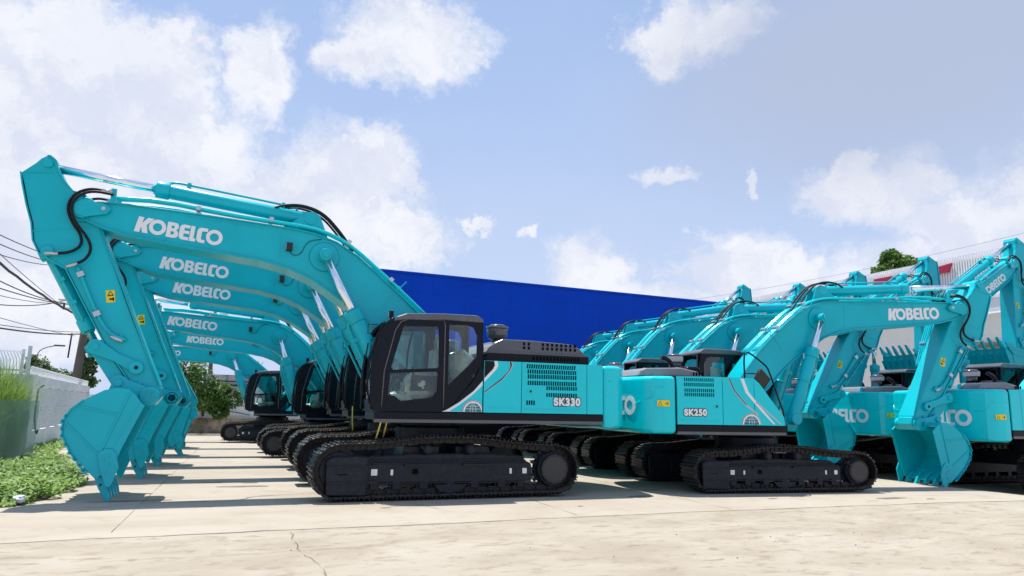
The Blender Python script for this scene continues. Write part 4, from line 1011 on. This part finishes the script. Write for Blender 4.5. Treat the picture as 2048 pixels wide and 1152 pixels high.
# slab with a slightly ragged near edge
b = MB(GSLAB); rnd = random.Random(3)
edge = []
for i in range(240):
    x = -30 + i * .32
    y = 9.57 + (x + 2.1) * .035 if x < 8 else 9.92 - (x - 8) * .02
    edge.append((x, y + rnd.uniform(-.02, .02) + .05 * math.sin(x * 1.7) * math.sin(x * .6)))
vs = [b.bm.verts.new((p[0], p[1], GZ(p[0]) + .004)) for p in edge]; ve = [b.bm.verts.new((p[0], 41.2, GZ(p[0]) + .004)) for p in edge]
for i in range(len(vs) - 1): b.bm.faces.new((vs[i], vs[i + 1], ve[i + 1], ve[i]))
tag(obj('yard_slab', b.mesh('yard_slab')), kind='structure')
CRK = mat('crack_dirt', (.075, .055, .04), .95)
b = MB(CRK)
def crack(pts, w, seg=24, z=.008, jit=.02, gap=0.0):
    P = [Vector(p) for p in pts]; L = [0]
    for a, q in zip(P, P[1:]): L.append(L[-1] + (q - a).length)
    n = int(L[-1] * seg); prev = None
    for k in range(n + 1):
        s = L[-1] * k / n; i = min(max(j for j in range(len(P)) if L[j] <= s + 1e-9), len(P) - 2); f = (s - L[i]) / (L[i + 1] - L[i])
        p = P[i].lerp(P[i + 1], f); t = (P[i + 1] - P[i]).normalized(); nn = Vector((-t.y, t.x)); o = nn * (noise.noise(Vector((s * 3, p.x, 0))) * jit * 2 + rnd.uniform(-jit, jit) * .4)
        ww = w * max(.05, .5 + .9 * noise.noise(Vector((s * 2.2, 3.3, p.y))) + rnd.uniform(-.2, .3))
        if gap and noise.noise(Vector((s * .9, 9.1, p.y))) < gap - .5 + .5 * 0: ww = 0
        cur = (p + o + nn * ww, p + o - nn * ww)
        if prev and ww > 0: b.quad([(prev[0].x, prev[0].y, z), (cur[0].x, cur[0].y, z), (cur[1].x, cur[1].y, z), (prev[1].x, prev[1].y, z)])
        prev = cur if ww > 0 else None
crack([(.87, 9.5), (.86, 8.3), (.97, 7.6), (1.0, 6.2)], .0042)
crack([(p[0], p[1] - .01) for p in edge[84:140:4]], .006, 14, .009, .02, .45)
crack([(-2.2, 8.35), (.2, 8.25), (2.0, 8.4)], .005, 18, .008, .03, .5)
crack([(-1.0, 12.75), (.2, 12.8), (.8, 13.3), (1.8, 13.6)], .016, 18, .010, .05)
crack([(2.9, 11.9), (3.4, 10.2)], .004, 10, .009, .01)
for xj in (-1.1, 4.9, 7.6, 10.9):
    crack([(xj, 9.8), (xj + .4, 25), (xj + .7, 40)], .006, 5, .007, .003, .25)
crack([(-2.2, 16.1), (14, 15.6)], .005, 6, .0072, .004, .3)
tag(obj('pavement_cracks', b.mesh('pavement_cracks')), kind='structure')
# dark puddle stains on the slab
STAIN = mat('oil_stain', (.17, .13, .095), .6, vary=.3)
b = MB(STAIN)
def stain(cx, cy, rx, ry, z=.0085):
    n = 28; pts = []
    for k in range(n):
        a = 2 * math.pi * k / n; r = 1 + .45 * noise.noise(Vector((math.cos(a) * 1.5 + cx, math.sin(a) * 1.5 + cy, 0)))
        pts.append(b.bm.verts.new((cx + rx * r * math.cos(a), cy + ry * r * math.sin(a), z)))
    b.bm.faces.new(pts)
for q in ((11.6, 10.6, .32, .09), (12.3, 10.35, .1, .04), (.45, 14.9, .45, .10), (-.1, 15.7, .2, .07), (.6, 15.55, .16, .05), (-1.2, 13.05, .5, .07), (7.1, 11.9, .25, .07), (2.4, 11.4, .08, .03), (9.3, 11.05, .12, .03), (7.9, 12.8, .18, .05), (5.4, 10.9, .05, .03)): stain(*q)
tag(obj('ground_stains', b.mesh('ground_stains')), kind='structure')
# loose grit and pebbles
PEB = mat('pebble_grey', (.18, .15, .12), .9, vary=.4, vscale=2)
b = MB(PEB); rnd = random.Random(5)
for i in range(420):
    x = rnd.uniform(-3, 12); y = rnd.uniform(4.5, 11.5); r = rnd.uniform(.002, .005) if rnd.random() < .96 else rnd.uniform(.006, .010)
    if i < 330: x = rnd.gauss(7.2, 1.8); y = rnd.gauss(7.2, .8)
    q = bmesh.ops.create_icosphere(b.bm, subdivisions=1, radius=r)
    for v in q['verts']: v.co = Vector((v.co.x * rnd.uniform(.8, 1.4) + x, v.co.y + y, v.co.z * .6 + r * .3 + .004))
tag(obj('loose_gravel', b.mesh('loose_gravel'), label='grey grit scattered over the worn foreground'), kind='stuff')

# ---- blue warehouse wall
def panel_mat(name, col, pitch, axis, amp=.18, rough=.5, seams=None):
    m = bpy.data.materials.new(name); m.use_nodes = True; q = NG(m.node_tree); b_ = m.node_tree.nodes['Principled BSDF']
    oc = q.n('ShaderNodeTexCoord').outputs['Object']; sp = q.n('ShaderNodeSeparateXYZ'); q.l(oc, sp.inputs[0])
    f = q.math('FRACT', q.math('DIVIDE', sp.outputs[axis], pitch)); line = q.math('LESS_THAN', f, .012 if seams is None else seams)
    f2 = q.math('FRACT', q.math('DIVIDE', sp.outputs[2], 1.6)); l2 = q.math('LESS_THAN', f2, .014)
    ln = q.math('MAXIMUM', line, l2)
    n = q.noise(oc, .4, 5, .6)
    c = q.mix(q.math('MULTIPLY', ln, .5), q.ramp(n, [(.3, tuple(x * (1 - amp) for x in col)), (.7, tuple(x * (1 + amp) for x in col))]), tuple(x * .4 for x in col))
    q.l(c, b_.inputs['Base Color']); b_.inputs['Roughness'].default_value = rough; b_.inputs['Specular IOR Level'].default_value = .1
    return m
BLUE = panel_mat('blue_sheet', (.0, .050, .46), 1.2, 0, .08)
bl = bpy.data.objects.new('blue_warehouse', None); COL.objects.link(bl); bl.location = (20, 41, 0); tag(bl, 'long blue clad warehouse wall behind the middle row of excavators', 'warehouse')
T_ = Matrix.Translation
b = MB(BLUE); b.prism([(6.9, 0), (6.9, 9.08), (31.6, 8.72), (31.6, 0)], 41.0, 62); obj('wall', b.mesh('wall'), bl, T_((-20, -41, 0)))
b = MB(BLUE); b.prism([(6.85, 9.08), (6.85, 9.2), (31.6, 8.84), (31.6, 8.72)], 40.93, 62.05, 0, .01); obj('parapet_cap', b.mesh('parapet_cap'), bl, T_((-20, -41, 0)))

b = MB(HOLE); b.box(7.5, 31.2, 40.9, 41.0, 0, 1.62); obj('shade_band', b.mesh('shade_band'), bl, T_((-20, -41, 0)))  # black strip added as painted shade along the foot of the wall

# ---- white hall on the right with slatted parapet and red letters
WALL = mat('cream_wall', (.88, .85, .79), .85, vary=.05, vscale=.5)
SLAT = mat('white_slat', (.82, .82, .83), .5, vary=.08, vscale=.6)
GAR = mat('ochre_shutter', (.28, .24, .13), .6)
REDL = mat('red_letter', (.40, .012, .045), .5)
DARKB = mat('dark_backing', (.10, .095, .09), .8)
wh = bpy.data.objects.new('white_hall', None); COL.objects.link(wh); wh.location = (31, 25, 0); tag(wh, 'cream hall with a white slatted parapet carrying red letters on the right', 'hall')
Mi = T_((-31, -25, 0))
b = MB(WALL); b.box(31, 50, 10, 58, 0, 6.0); obj('wall', b.mesh('wall'), wh, Mi)
b = MB(DARKB, SLAT)
b.box(31.02, 31.05, 10, 45, 6.85, 8.5, 0)
for i in range(270):
    y = 10 + i * .13; b.box(30.93, 31.0, y, y + .085, 6.75, 8.78, 1)
b.box(30.92, 30.99, 45.1, 58, 6.75, 8.78, 1)
obj('slatted_parapet', b.mesh('slatted_parapet'), wh, Mi)
b = MB(SLAT)
for i in range(110): b.box(30.55, 30.75 - .03 * (i % 2), 10 + i * .35, 10 + (i + 1) * .35 - .004, 6.05, 6.72, 0)
b.box(30.5, 31.0, 10, 58, 6.60, 6.74); obj('canopy_fascia', b.mesh('canopy_fascia'), wh, Mi)
b = MB(GAR)
for i in range(22): b.box(30.94, 31.0 - .01, 17, 23.4, .2 + i * .2, .385 + i * .2, 0, .01)
b.box(30.9, 31.0, 16.8, 23.6, 4.62, 4.74); obj('roller_shutter', b.mesh('roller_shutter'), wh, Mi)
def red_letter(splines, y0, z0, h, wmul=1.0):      # seen from -x: the reader's right is -y
    b = MB(REDL); me = flat(splines, .12)
    M = Matrix(((0, 0, -1, 30.84), (-h * wmul, 0, 0, y0), (0, h, 0, z0), (0, 0, 0, 1)))
    b.add(me, M); bmesh.ops.recalc_face_normals(b.bm, faces=b.bm.faces[:]); return obj('red_letter', b.mesh('red_letter'), wh, Mi)
Cc = [(.95, 1.02), (.50, .96), (.20, .80), (.0, .5), (.06, .2), (.25, .02), (.55, .0), (.85, .04), (.92, .30), (.70, .24), (.50, .26), (.40, .45), (.46, .66), (.62, .76), (.84, .74)]
Rr = [[(0, 0), (.12, 1), (.62, 1), (.86, .9), (.9, .66), (.78, .5), (.62, .44), (.86, 0), (.56, 0), (.38, .4), (.34, 0)], [(.40, .78), (.56, .78), (.62, .68), (.54, .6), (.38, .6)]]
Tt = [[(.26, 0), (.34, .76), (.04, .76), (.08, 1), (1.0, 1), (.96, .76), (.66, .76), (.58, 0)]]
red_letter([Cc], 25.75, 7.05, 1.42, 1.35); red_letter(Rr, 28.6, 7.0, 1.42, 1.6); red_letter(Tt, 31.2, 7.0, 1.42, 1.6); red_letter(Tt, 35.2, 7.0, 1.42, 1.5)

# ---- left boundary
WP = mat('white_painted_wall', (.76, .77, .78), .8, vary=.10, vscale=1.2, dust=(.42, .42, .40), dustamt=.4)
WM_ = mat('white_metal', (.72, .73, .75), .5, vary=.05)
STW = mat('stained_kerb_wall', (.30, .25, .20), .9, vary=.5, vscale=1.0, dust=(.055, .035, .025), dustamt=.9)
def wl(y): return -5.05 - (y - 24.5) * .06          # x of the wall line
fe = bpy.data.objects.new('boundary_wall', None); COL.objects.link(fe); fe.location = (-5.0, 24.5, 0); tag(fe, 'white painted wall with gate panels running back along the left side', 'wall')
Mi = T_((5.0, -24.5, 0))
b = MB(WP)
n = 30
for i in range(n):
    ya_, yb = 24.6 + i * .55, 24.6 + (i + 1) * .55
    b.prism([(wl(ya_), ya_), (wl(yb), yb), (wl(yb) - .18, yb), (wl(ya_) - .18, ya_)], 0, .62, ax='z')
    b.prism([(wl(ya_), ya_), (wl(yb), yb), (wl(yb) - .18, yb), (wl(ya_) - .18, ya_)], 1.92, 2.22, ax='z')
b.box(-5.6, -4.93, 24.05, 24.55, 0, 2.22, 0, .015)
obj('wall', b.mesh('wall'), fe, Mi)
b = MB(WM_, INK)
for i in range(8):
    y = 24.9 + i * 2.05; x = wl(y + .9)
    b.box(x - .10, x - .06, y + .12, y + 1.95, .64, 1.90, 0)
    for k in range(7): b.box(x - .06, x - .045, y + .12 + k * .27, y + .15 + k * .27, .66, 1.88, 0)
    b.box(x - .12, x - .02, y - .03, y + .07, .62, 1.92, 1)
    b.box(x - .07, x - .03, y + .12, y + 1.95, 1.25, 1.29, 0)
obj('gate_panel', b.mesh('gate_panel'), fe, Mi)
b = MB(WM_)
for i in range(120):
    y = 24.6 + i * .137; x = wl(y) - .09
    b.tube([(x, y, 2.2), (x, y, 2.42), (x + .02, y, 2.47)], .011, 4)
obj('spikes', b.mesh('spikes'), fe, Mi)
fs = bpy.data.objects.new('spiked_fence', None); COL.objects.link(fs); fs.location = (-7, 23.9, 0); tag(fs, 'white metal fence with curved spike tops behind the tall grass at left', 'fence')
Mi = T_((7, -23.9, 0)); b = MB(WM_)
for i in range(80):
    x = -5.15 - i * .07; y = 24.1 - i * .03
    b.tube([(x, y, .3), (x, y, 2.35), (x - .02, y - .02, 2.62), (x - .08, y - .14, 2.80), (x - .14, y - .30, 2.84)], .009, 5)
obj('picket', b.mesh('picket'), fs, Mi)
b = MB(WM_)
for z in (.6, 1.5, 2.3): b.prism([(-5.1, 24.14), (-10.6, 21.8), (-10.6, 21.83), (-5.1, 24.18)], z, z + .05, ax='z')
b.box(-5.14, -5.06, 24.0, 24.08, 0, 3.0, 0); b.box(-5.28, -5.22, 24.0, 24.08, 0, 2.9, 0)
obj('rail', b.mesh('rail'), fs, Mi)
# green mesh screen
GRN = bpy.data.materials.new('green_screen'); GRN.use_nodes = True; q = NG(GRN.node_tree); b_ = GRN.node_tree.nodes['Principled BSDF']
oc = q.n('ShaderNodeTexCoord').outputs['Object']
q.l(q.ramp(q.noise(oc, 1.6, 5, .6), [(.3, (.17, .27, .23)), (.7, (.27, .38, .33))]), b_.inputs['Base Color']); b_.inputs['Roughness'].default_value = .28; b_.inputs['Alpha'].default_value = .55
b = MB(GRN, WM_)
pa = [(-4.13, 21.0), (-4.35, 20.1), (-4.6, 19.2), (-4.95, 17.6), (-5.6, 15.0)]
for a, c in zip(pa, pa[1:]):
    b.quad([(a[0], a[1], .10), (c[0], c[1], .10), (c[0], c[1], 1.5), (a[0], a[1], 1.5)])
gs = obj('screen_panel', b.mesh('screen_panel')); tag(gs, 'translucent green screen panel standing at the left picture edge', 'screen')
CON = mat('weathered_concrete', (.10, .088, .075), .9, vary=.25, vscale=3)
LOO = mat('black_cable', (.012, .012, .014), .6)
b = MB(LOO); yl_ = 24.75; x_ = wl(25) + .05
b.tube([(x_, 25.9, 1.95), (x_, 25.3, 1.90), (x_ + .02, 25.1, 1.6), (x_ + .03, 25.0, 1.1), (x_ + .05, 25.15, .7), (x_ + .06, 25.4, .52), (x_ + .05, 25.5, .65)], .022, 6, 0, 2)
tag(obj('hanging_cable', b.mesh('hanging_cable')), 'loop of black cable hanging down the white boundary wall', 'cable')
# back wall
bw = bpy.data.objects.new('back_wall', None); COL.objects.link(bw); bw.location = (0, 41.2, 0); tag(bw, 'stained white wall with mossy brown base at the far end of the yard', 'wall')
Mi = T_((0, -41.2, 0))
b = MB(STW); b.box(-7, 7, 41.2, 41.5, 0, .74, 0, .01); b.box(-7, 7, 41.15, 41.5, .74, .80, 0); obj('base', b.mesh('base'), bw, Mi)
b = MB(WP); b.box(-7, 7, 41.7, 41.9, .6, 1.85)
for x in (-2.5, -.9, .7, 2.3): b.box(x, x + .12, 41.66, 41.7, .8, 1.85)
obj('wall', b.mesh('wall'), bw, Mi)
b = MB(LOO); b.tube([(-2.0, 41.6, 1.38), (-.6, 41.6, 1.10), (.3, 41.6, 1.16), (1.4, 41.6, .95)], .018, 5, 0, 2); b.tube([(-1.8, 41.6, 1.30), (-.7, 41.6, .98), (.2, 41.6, 1.02)], .012, 5, 0, 2)
tag(obj('wall_cable', b.mesh('wall_cable')), 'black cable sagging along the far white wall', 'cable')
# old house
OLDW = mat('mouldy_plaster', (.45, .46, .44), .9, vary=.35, vscale=1.4, dust=(.07, .06, .05), dustamt=.8)
RF = mat('rusty_roof', (.20, .16, .13), .8, vary=.4, vscale=2)
oh = bpy.data.objects.new('old_house', None); COL.objects.link(oh); oh.location = (1, 44, 0); tag(oh, 'weathered low house with brown roof edges behind the far shrubs', 'house')
Mi = T_((-1, -44, 0))
b = MB(OLDW); b.box(-.9, 7.5, 44, 50, 0, 2.55); b.prism([(-.9, 2.1), (-.4, 2.5), (5, 2.3), (5, 2.1)], 43.5, 44); obj('wall', b.mesh('wall'), oh, Mi)
b = MB(RF, OLDW)
for i in range(4): b.box(-1.2, 7.8, 43.6 + i * .5, 44.3 + i * .5, 2.56 + i * .16, 2.62 + i * .16, i % 2)
b.box(-1.0, 7.5, 44.1, 50, 2.60, 3.1, 1)
obj('roof', b.mesh('roof'), oh, Mi)
b = MB(OLDW, DARKB); b.box(.8, 2.6, 43.9, 44.0, 1.9, 2.35, 1); obj('window', b.mesh('window'), oh, Mi)

# ---- utility pole, cables, lamp
up_ = bpy.data.objects.new('utility_pole', None); COL.objects.link(up_); up_.location = (-6.25, 38, 0); tag(up_, 'leaning dark concrete utility pole behind the white wall', 'utility pole')
Mi = T_((6.25, -38, 0)); top = Vector((-5.95, 38, 6.6)); bot = Vector((-6.30, 38, 0))
b = MB(CON); b.cyl(bot, top, .22, .13, 12); obj('pole', b.mesh('pole'), up_, Mi)
b = MB(CON, STL, LOO); b.box(-7.0, -4.9, 37.9, 38.0, 5.55, 5.65, 1); b.box(-7.2, -6.0, 37.9, 38, 5.95, 6.02, 1)
for x in (-6.95, -6.6, -6.3, -5.5, -5.1): b.cyl((x, 37.9, 5.6), (x, 37.9, 5.85), .05, .035, 8, 2)
b.cyl((-6.55, 37.8, 3.4), (-6.50, 37.8, 4.5), .035, None, 8, 2)
obj('cross_arm', b.mesh('cross_arm'), up_, Mi)
cab_px = [((-60, 440), (130, 520), 11, .016, 6.5), ((-60, 460), (135, 530), 11, .016, 6.4), ((-60, 488), (140, 530), 11, .014, 6.3), ((-60, 452), (142, 625), 12, .012, 5.9),
          ((-60, 478), (150, 628), 12, .042, 5.85), ((-60, 530), (140, 607), 12, .018, 5.8), ((-60, 556), (140, 610), 12, .018, 5.75), ((-60, 575), (138, 606), 12, .011, 5.7), ((-60, 602), (140, 598), 12, .016, 5.8),
          ((-60, 618), (150, 672), 12, .010, 4.9), ((-60, 640), (160, 664), 12, .012, 4.8), ((-60, 646), (160, 668), 12, .026, 4.75)]
for i, (a, c, Yn, r, z) in enumerate(cab_px):
    da, dc = ray(*a), ray(*c)
    A_ = CAMP + da * (22 / da.y); B_ = CAMP + dc * (37.8 / dc.y)
    pts = []
    for k in range(17):
        t = k / 16; p = A_.lerp(B_, t); p.z -= (.10 + .05 * (i % 3)) * 4 * t * (1 - t) * (1 if i < 9 else .5)
        if r > .04: p.z += rnd.uniform(-.02, .02)
        pts.append(p)
    b = MB(LOO); b.tube(pts, r, 5)
    labels = ['topmost black cable', 'second highest black cable', 'third highest black cable', 'thin steep black wire crossing the thick bundle', 'thickest black cable bundle with tape lumps', 'upper of two cables under the thick bundle', 'lower of two cables under the thick bundle', 'hair thin wire under the two lower cables', 'nearly level black cable at mid height', 'thin wire of the lowest three lines', 'middle wire of the lowest three lines', 'lowest sagging twisted black cable']
    tag(obj('overhead_cable', b.mesh('overhead_cable')), labels[i] + ' reaching the leaning pole at left', 'cable', 'overhead cables at the left')
for i, (v0, v1) in enumerate(((600, 440), (650, 500))):
    A_ = CAMP + ray(1300, v0 - 40) * 1; pts = []
    a_, c_ = ray(1380, v0), ray(2150, v1)
    A_ = CAMP + a_ * (62 / a_.y); B_ = CAMP + c_ * (36 / c_.y)
    for k in range(13):
        t = k / 12; p = A_.lerp(B_, t); p.z -= .5 * 4 * t * (1 - t); pts.append(p)
    b = MB(LOO); b.tube(pts, .012, 4)
    tag(obj('overhead_wire', b.mesh('overhead_wire')), ['upper', 'lower'][i] + ' fine wire crossing the sky above the slatted parapet', 'wire', 'wires above the white hall')
b = MB(CON); b.tube([(-8.2, 40, 0), (-8.2, 40, 3.4), (-8.15, 40, 3.75), (-7.9, 40, 3.95), (-7.5, 40, 4.05)], .022, 6, 0, 1)
b.box(-7.55, -7.1, 39.95, 40.05, 4.03, 4.10, 0, .01)
tag(obj('street_lamp', b.mesh('street_lamp')), 'slim curved street lamp beyond the white wall at left', 'street lamp')
# distant pole gear seen under the booms
b = MB(CON, STL, REDP); b.cyl((-.9, 52, 0), (-.9, 52, 7.6), .15, .1, 8); b.box(-2.6, .6, 51.9, 52, 6.9, 7.0, 1); b.box(-.6, -.1, 51.7, 52.1, 6.75, 7.35, 1, .02); b.box(-1.55, -1.25, 51.8, 52, 6.95, 7.3, 0, .02)
tag(obj('transformer_pole', b.mesh('transformer_pole')), 'distant pole with grey transformer seen between the left booms', 'utility pole')

# ---- plants
def leafmat(name, c0, c1, c2):
    m = bpy.data.materials.new(name); m.use_nodes = True; q = NG(m.node_tree); b_ = m.node_tree.nodes['Principled BSDF']
    oc = q.n('ShaderNodeTexCoord').outputs['Object']
    c = q.mix(q.math('MULTIPLY', q.noise(oc, 30, 2, .5), .6), q.ramp(q.noise(oc, 1.4, 4, .6), [(.3, c0), (.5, c1), (.72, c2)]), c2)
    q.l(c, b_.inputs['Base Color']); b_.inputs['Roughness'].default_value = .55
    b_.inputs['Transmission Weight'].default_value = 0; b_.inputs['Subsurface Weight'].default_value = 0
    tr = q.n('ShaderNodeBsdfTranslucent'); q.l(c, tr.inputs[0]); mx = q.n('ShaderNodeMixShader'); mx.inputs[0].default_value = .3
    o = m.node_tree.nodes['Material Output']; q.l(b_.outputs[0], mx.inputs[1]); q.l(tr.outputs[0], mx.inputs[2]); q.l(mx.outputs[0], o.inputs[0])
    return m
LW = leafmat('weed_leaf', (.07, .16, .02), (.12, .25, .03), (.24, .38, .05))
LB = leafmat('shrub_leaf', (.035, .085, .015), (.06, .14, .02), (.13, .24, .035))
LD = leafmat('conifer_leaf', (.03, .07, .02), (.05, .11, .025), (.10, .17, .04))
LG = leafmat('tall_grass_leaf', (.09, .19, .03), (.17, .30, .05), (.32, .42, .10))
BARK = mat('bark', (.09, .065, .045), .9, vary=.3)
rl = random.Random(11)
def leaf(b, c, n, s, asp=1.7, mi=0):
    n = n.normalized(); t = n.orthogonal().normalized(); t = Matrix.Rotation(rl.uniform(0, 6.28), 3, n) @ t; u = n.cross(t)
    a, w = t * s * asp * .5, u * s * .5
    b.quad([c - a, c + w * .9, c + a, c - w * .9], mi)
def crown(b, ells, n, s):
    for i in range(n):
        e = ells[rl.randrange(len(ells))]; c = Vector(e[0]); r = e[1]
        d = Vector((rl.gauss(0, 1), rl.gauss(0, 1), rl.gauss(0, 1))).normalized()
        rad = rl.uniform(.45, 1.0) ** .6
        k = 1 + .28 * noise.noise(d * 2.1 + c)
        p = c + Vector((d.x * r[0], d.y * r[1], d.z * r[2])) * rad * k
        if noise.noise(p * 1.9) < -.22: continue
        leaf(b, p, d * .6 + Vector((rl.uniform(-1, 1), rl.uniform(-1, 1), rl.uniform(0, 1.3))), s * rl.uniform(.6, 1.3))
def tree(name, base, label, ells, n, s, m, trunk, cat='tree', group=None):
    e = bpy.data.objects.new(name, None); COL.objects.link(e); e.location = base; tag(e, label, cat, group)
    Mi = T_(-Vector(base)); b = MB(m); crown(b, ells, n, s); obj('crown', b.mesh('crown'), e, Mi)
    b = MB(BARK)
    bx = Vector(base)
    tt = Vector(ells[0][0]); b.cyl(bx, bx.lerp(tt, .8), trunk, trunk * .6, 8)
    for el in ells[:6]: b.cyl(bx.lerp(tt, .55), Vector(el[0]), trunk * .45, trunk * .15, 6)
    obj('trunk', b.mesh('trunk'), e, Mi); return e
def at(u, v, Y): d = ray(u, v); return CAMP + d * (Y / d.y)
def E(u, v, Y, r): p = at(u, v, Y); return (tuple(p), r)
def B0(u, Y): p = at(u, 800, Y); return (p.x, p.y, 0)
tree('shrub', (B0(420, 42.3)[0], 42.3, 0), 'large leafy green shrub spilling over the far wall', [E(385, 745, 40.3, (.9, .7, .8)), E(400, 770, 40, (1.0, .6, .9)), E(430, 785, 39.9, (1.0, .6, .7)), E(455, 795, 40, (.9, .5, .55)), E(420, 805, 40, (.8, .5, .5)), E(365, 740, 40.5, (.8, .7, .9)), E(440, 822, 40.2, (.45, .4, .4))], 9000, .10, LB, .08, 'shrub')
tree('conifer_tree', B0(176, 42), 'narrow drooping evergreen beside the leaning pole', [E(176, 735, 42, (.42, .42, 1.5)), E(178, 705, 42, (.3, .3, .8)), E(172, 755, 42, (.45, .45, .9))], 4200, .10, LD, .10)
tree('round_tree', B0(74, 46), 'small dark tree beyond the white fence at left', [E(74, 735, 46, (.65, .65, .7)), E(66, 725, 46, (.4, .4, .4)), E(92, 745, 46, (.6, .6, .4))], 2600, .10, LD, .08)
tree('low_tree', B0(118, 60), 'distant low trees over the white wall, right of the street lamp', [E(110, 752, 60, (1.3, .8, .5)), E(135, 758, 60, (1.6, .8, .5)), E(160, 762, 60, (1.2, .8, .45))], 2200, .14, LD, .1)
tree('roadside_tree', B0(262, 48), 'leafy tree glimpsed between the bucket arms at left', [E(258, 742, 48, (.8, .7, .9)), E(246, 755, 48, (.5, .5, .6))], 1800, .12, LB, .1)
pr = at(1795, 540, 40)
tree('rooftop_tree', (at(1795, 540, 40).x, 40, 0), 'green tree rising behind the slatted parapet at right', [E(1790, 535, 40, (1.4, 1.2, 1.1)), E(1780, 515, 40, (.7, .7, .6)), E(1815, 530, 40, (1.0, .8, .7)), E(1765, 548, 40, (.9, .8, .6)), E(1800, 565, 40, (1.5, 1.2, .8))], 9000, .17, LB, .2)
# weeds on the ground at left
b = MB(LW)
from mathutils.geometry import intersect_point_tri_2d
poly = [(-2.62, 12.75), (-2.35, 13.6), (-2.25, 15.4), (-2.55, 17.0), (-3.1, 19.6), (-4.0, 22.5), (-4.5, 26), (-4.9, 31), (-5.6, 31), (-5.0, 25), (-4.2, 20.9), (-5.6, 15), (-6.8, 13.3), (-5, 12.7)]
def inside(x, y):
    r = False; j = len(poly) - 1
    for i in range(len(poly)):
        if (poly[i][1] > y) != (poly[j][1] > y) and x < (poly[j][0] - poly[i][0]) * (y - poly[i][1]) / (poly[j][1] - poly[i][1]) + poly[i][0]: r = not r
        j = i
    return r
cnt = 0
while cnt < 21000:
    x = rl.uniform(-6.5, -2.2); y = rl.uniform(12.6, 31)
    if rl.random() < (y - 12.6) / 26: continue
    jx, jy = x + noise.noise(Vector((x * 2, y * 2, 0))) * .35, y + noise.noise(Vector((x * 2, y * 2, 5))) * .35
    if not inside(jx, jy): continue
    h = .05 + .30 * max(0, noise.noise(Vector((x * 1.3, y * 1.3, 2))) + .45); z = h * rl.uniform(.2, 1.0)
    leaf(b, Vector((x, y, z)), Vector((rl.uniform(-.7, .7), rl.uniform(-.9, .5), 1)), rl.uniform(.02, .07), rl.uniform(1.6, 3.2)); cnt += 1
SOIL = mat('dark_soil', (.05, .045, .025), .95)
tag(obj('weeds', b.mesh('weeds'), label='green leafy weeds creeping over the left edge of the yard'), kind='stuff')
b = MB(SOIL); vs = [b.bm.verts.new((p[0] * .98 - .12, p[1] + .02, .012)) for p in poly]; f = b.bm.faces.new(vs); bmesh.ops.triangulate(b.bm, faces=[f]); bmesh.ops.recalc_face_normals(b.bm, faces=b.bm.faces[:])
tag(obj('soil', b.mesh('soil')), kind='structure')
b = MB(LG)
for i in range(6500):
    y = rl.uniform(21.5, 23.8); x = -5.0 - rl.uniform(0, 1) ** 1.2 * 3.6
    h = rl.uniform(1.0, 2.6) * (1 if x < -5.3 else .85); a = rl.uniform(0, 6.28); ln = rl.uniform(.15, 1.1)
    p0 = Vector((x, y, .2)); p1 = p0 + Vector((math.cos(a) * ln * .3, math.sin(a) * ln * .3, h * .7)); p2 = p0 + Vector((math.cos(a) * ln, math.sin(a) * ln, h * rl.uniform(.85, 1))); w = Vector((-math.sin(a), math.cos(a), 0)) * rl.uniform(.005, .012)
    b.quad([p0 - w, p0 + w, p1 + w, p1 - w]); b.quad([p1 - w, p1 + w, p2 + w * .15, p2 - w * .15])
tag(obj('tall_grass', b.mesh('tall_grass'), label='tall bright grass behind the green screen at left'), kind='stuff')
# litter
b = MB(WM_)
q_ = bmesh.ops.create_icosphere(b.bm, subdivisions=3, radius=.07)
for v in b.bm.verts: v.co = Vector((v.co.x * 1.2, v.co.y, v.co.z * .7)) * (1 + .6 * noise.noise(v.co * 22)); v.co += Vector((0, 0, .07))
lt = obj('plastic_bag', b.mesh('plastic_bag')); lt.location = (-2.62, 12.85, 0.03); tag(lt, 'crumpled white plastic bag lying at the edge of the weeds', 'litter')
# straps hanging from deck fronts
def straps(X, Y, z0, pts, label):
    b = MB(STRAP)
    for p in pts:
        b.tube([(x - X, y - Y, z) for x, y, z in p], .012, 6, 0, 1)
    o = obj('tie_strap', b.mesh('tie_strap')); o.location = (X, Y, 0); tag(o, label, 'strap', 'yellow straps on the deck fronts')
straps(2.45, 12.45, 1.4, [[(2.50, 12.42, 1.44), (2.46, 12.30, 1.30), (2.40, 12.40, .98)], [(2.52, 12.44, 1.44), (2.56, 12.32, 1.30), (2.56, 12.6, 1.0)]], 'looped yellow strap hanging from the deck front of the nearest excavator')
straps(2.6, 15.9, 1.4, [[(2.53, 15.75, 1.50), (2.53, 15.70, 1.20), (2.56, 15.75, 1.0)]], 'single yellow strap hanging from the second excavator of the left row')
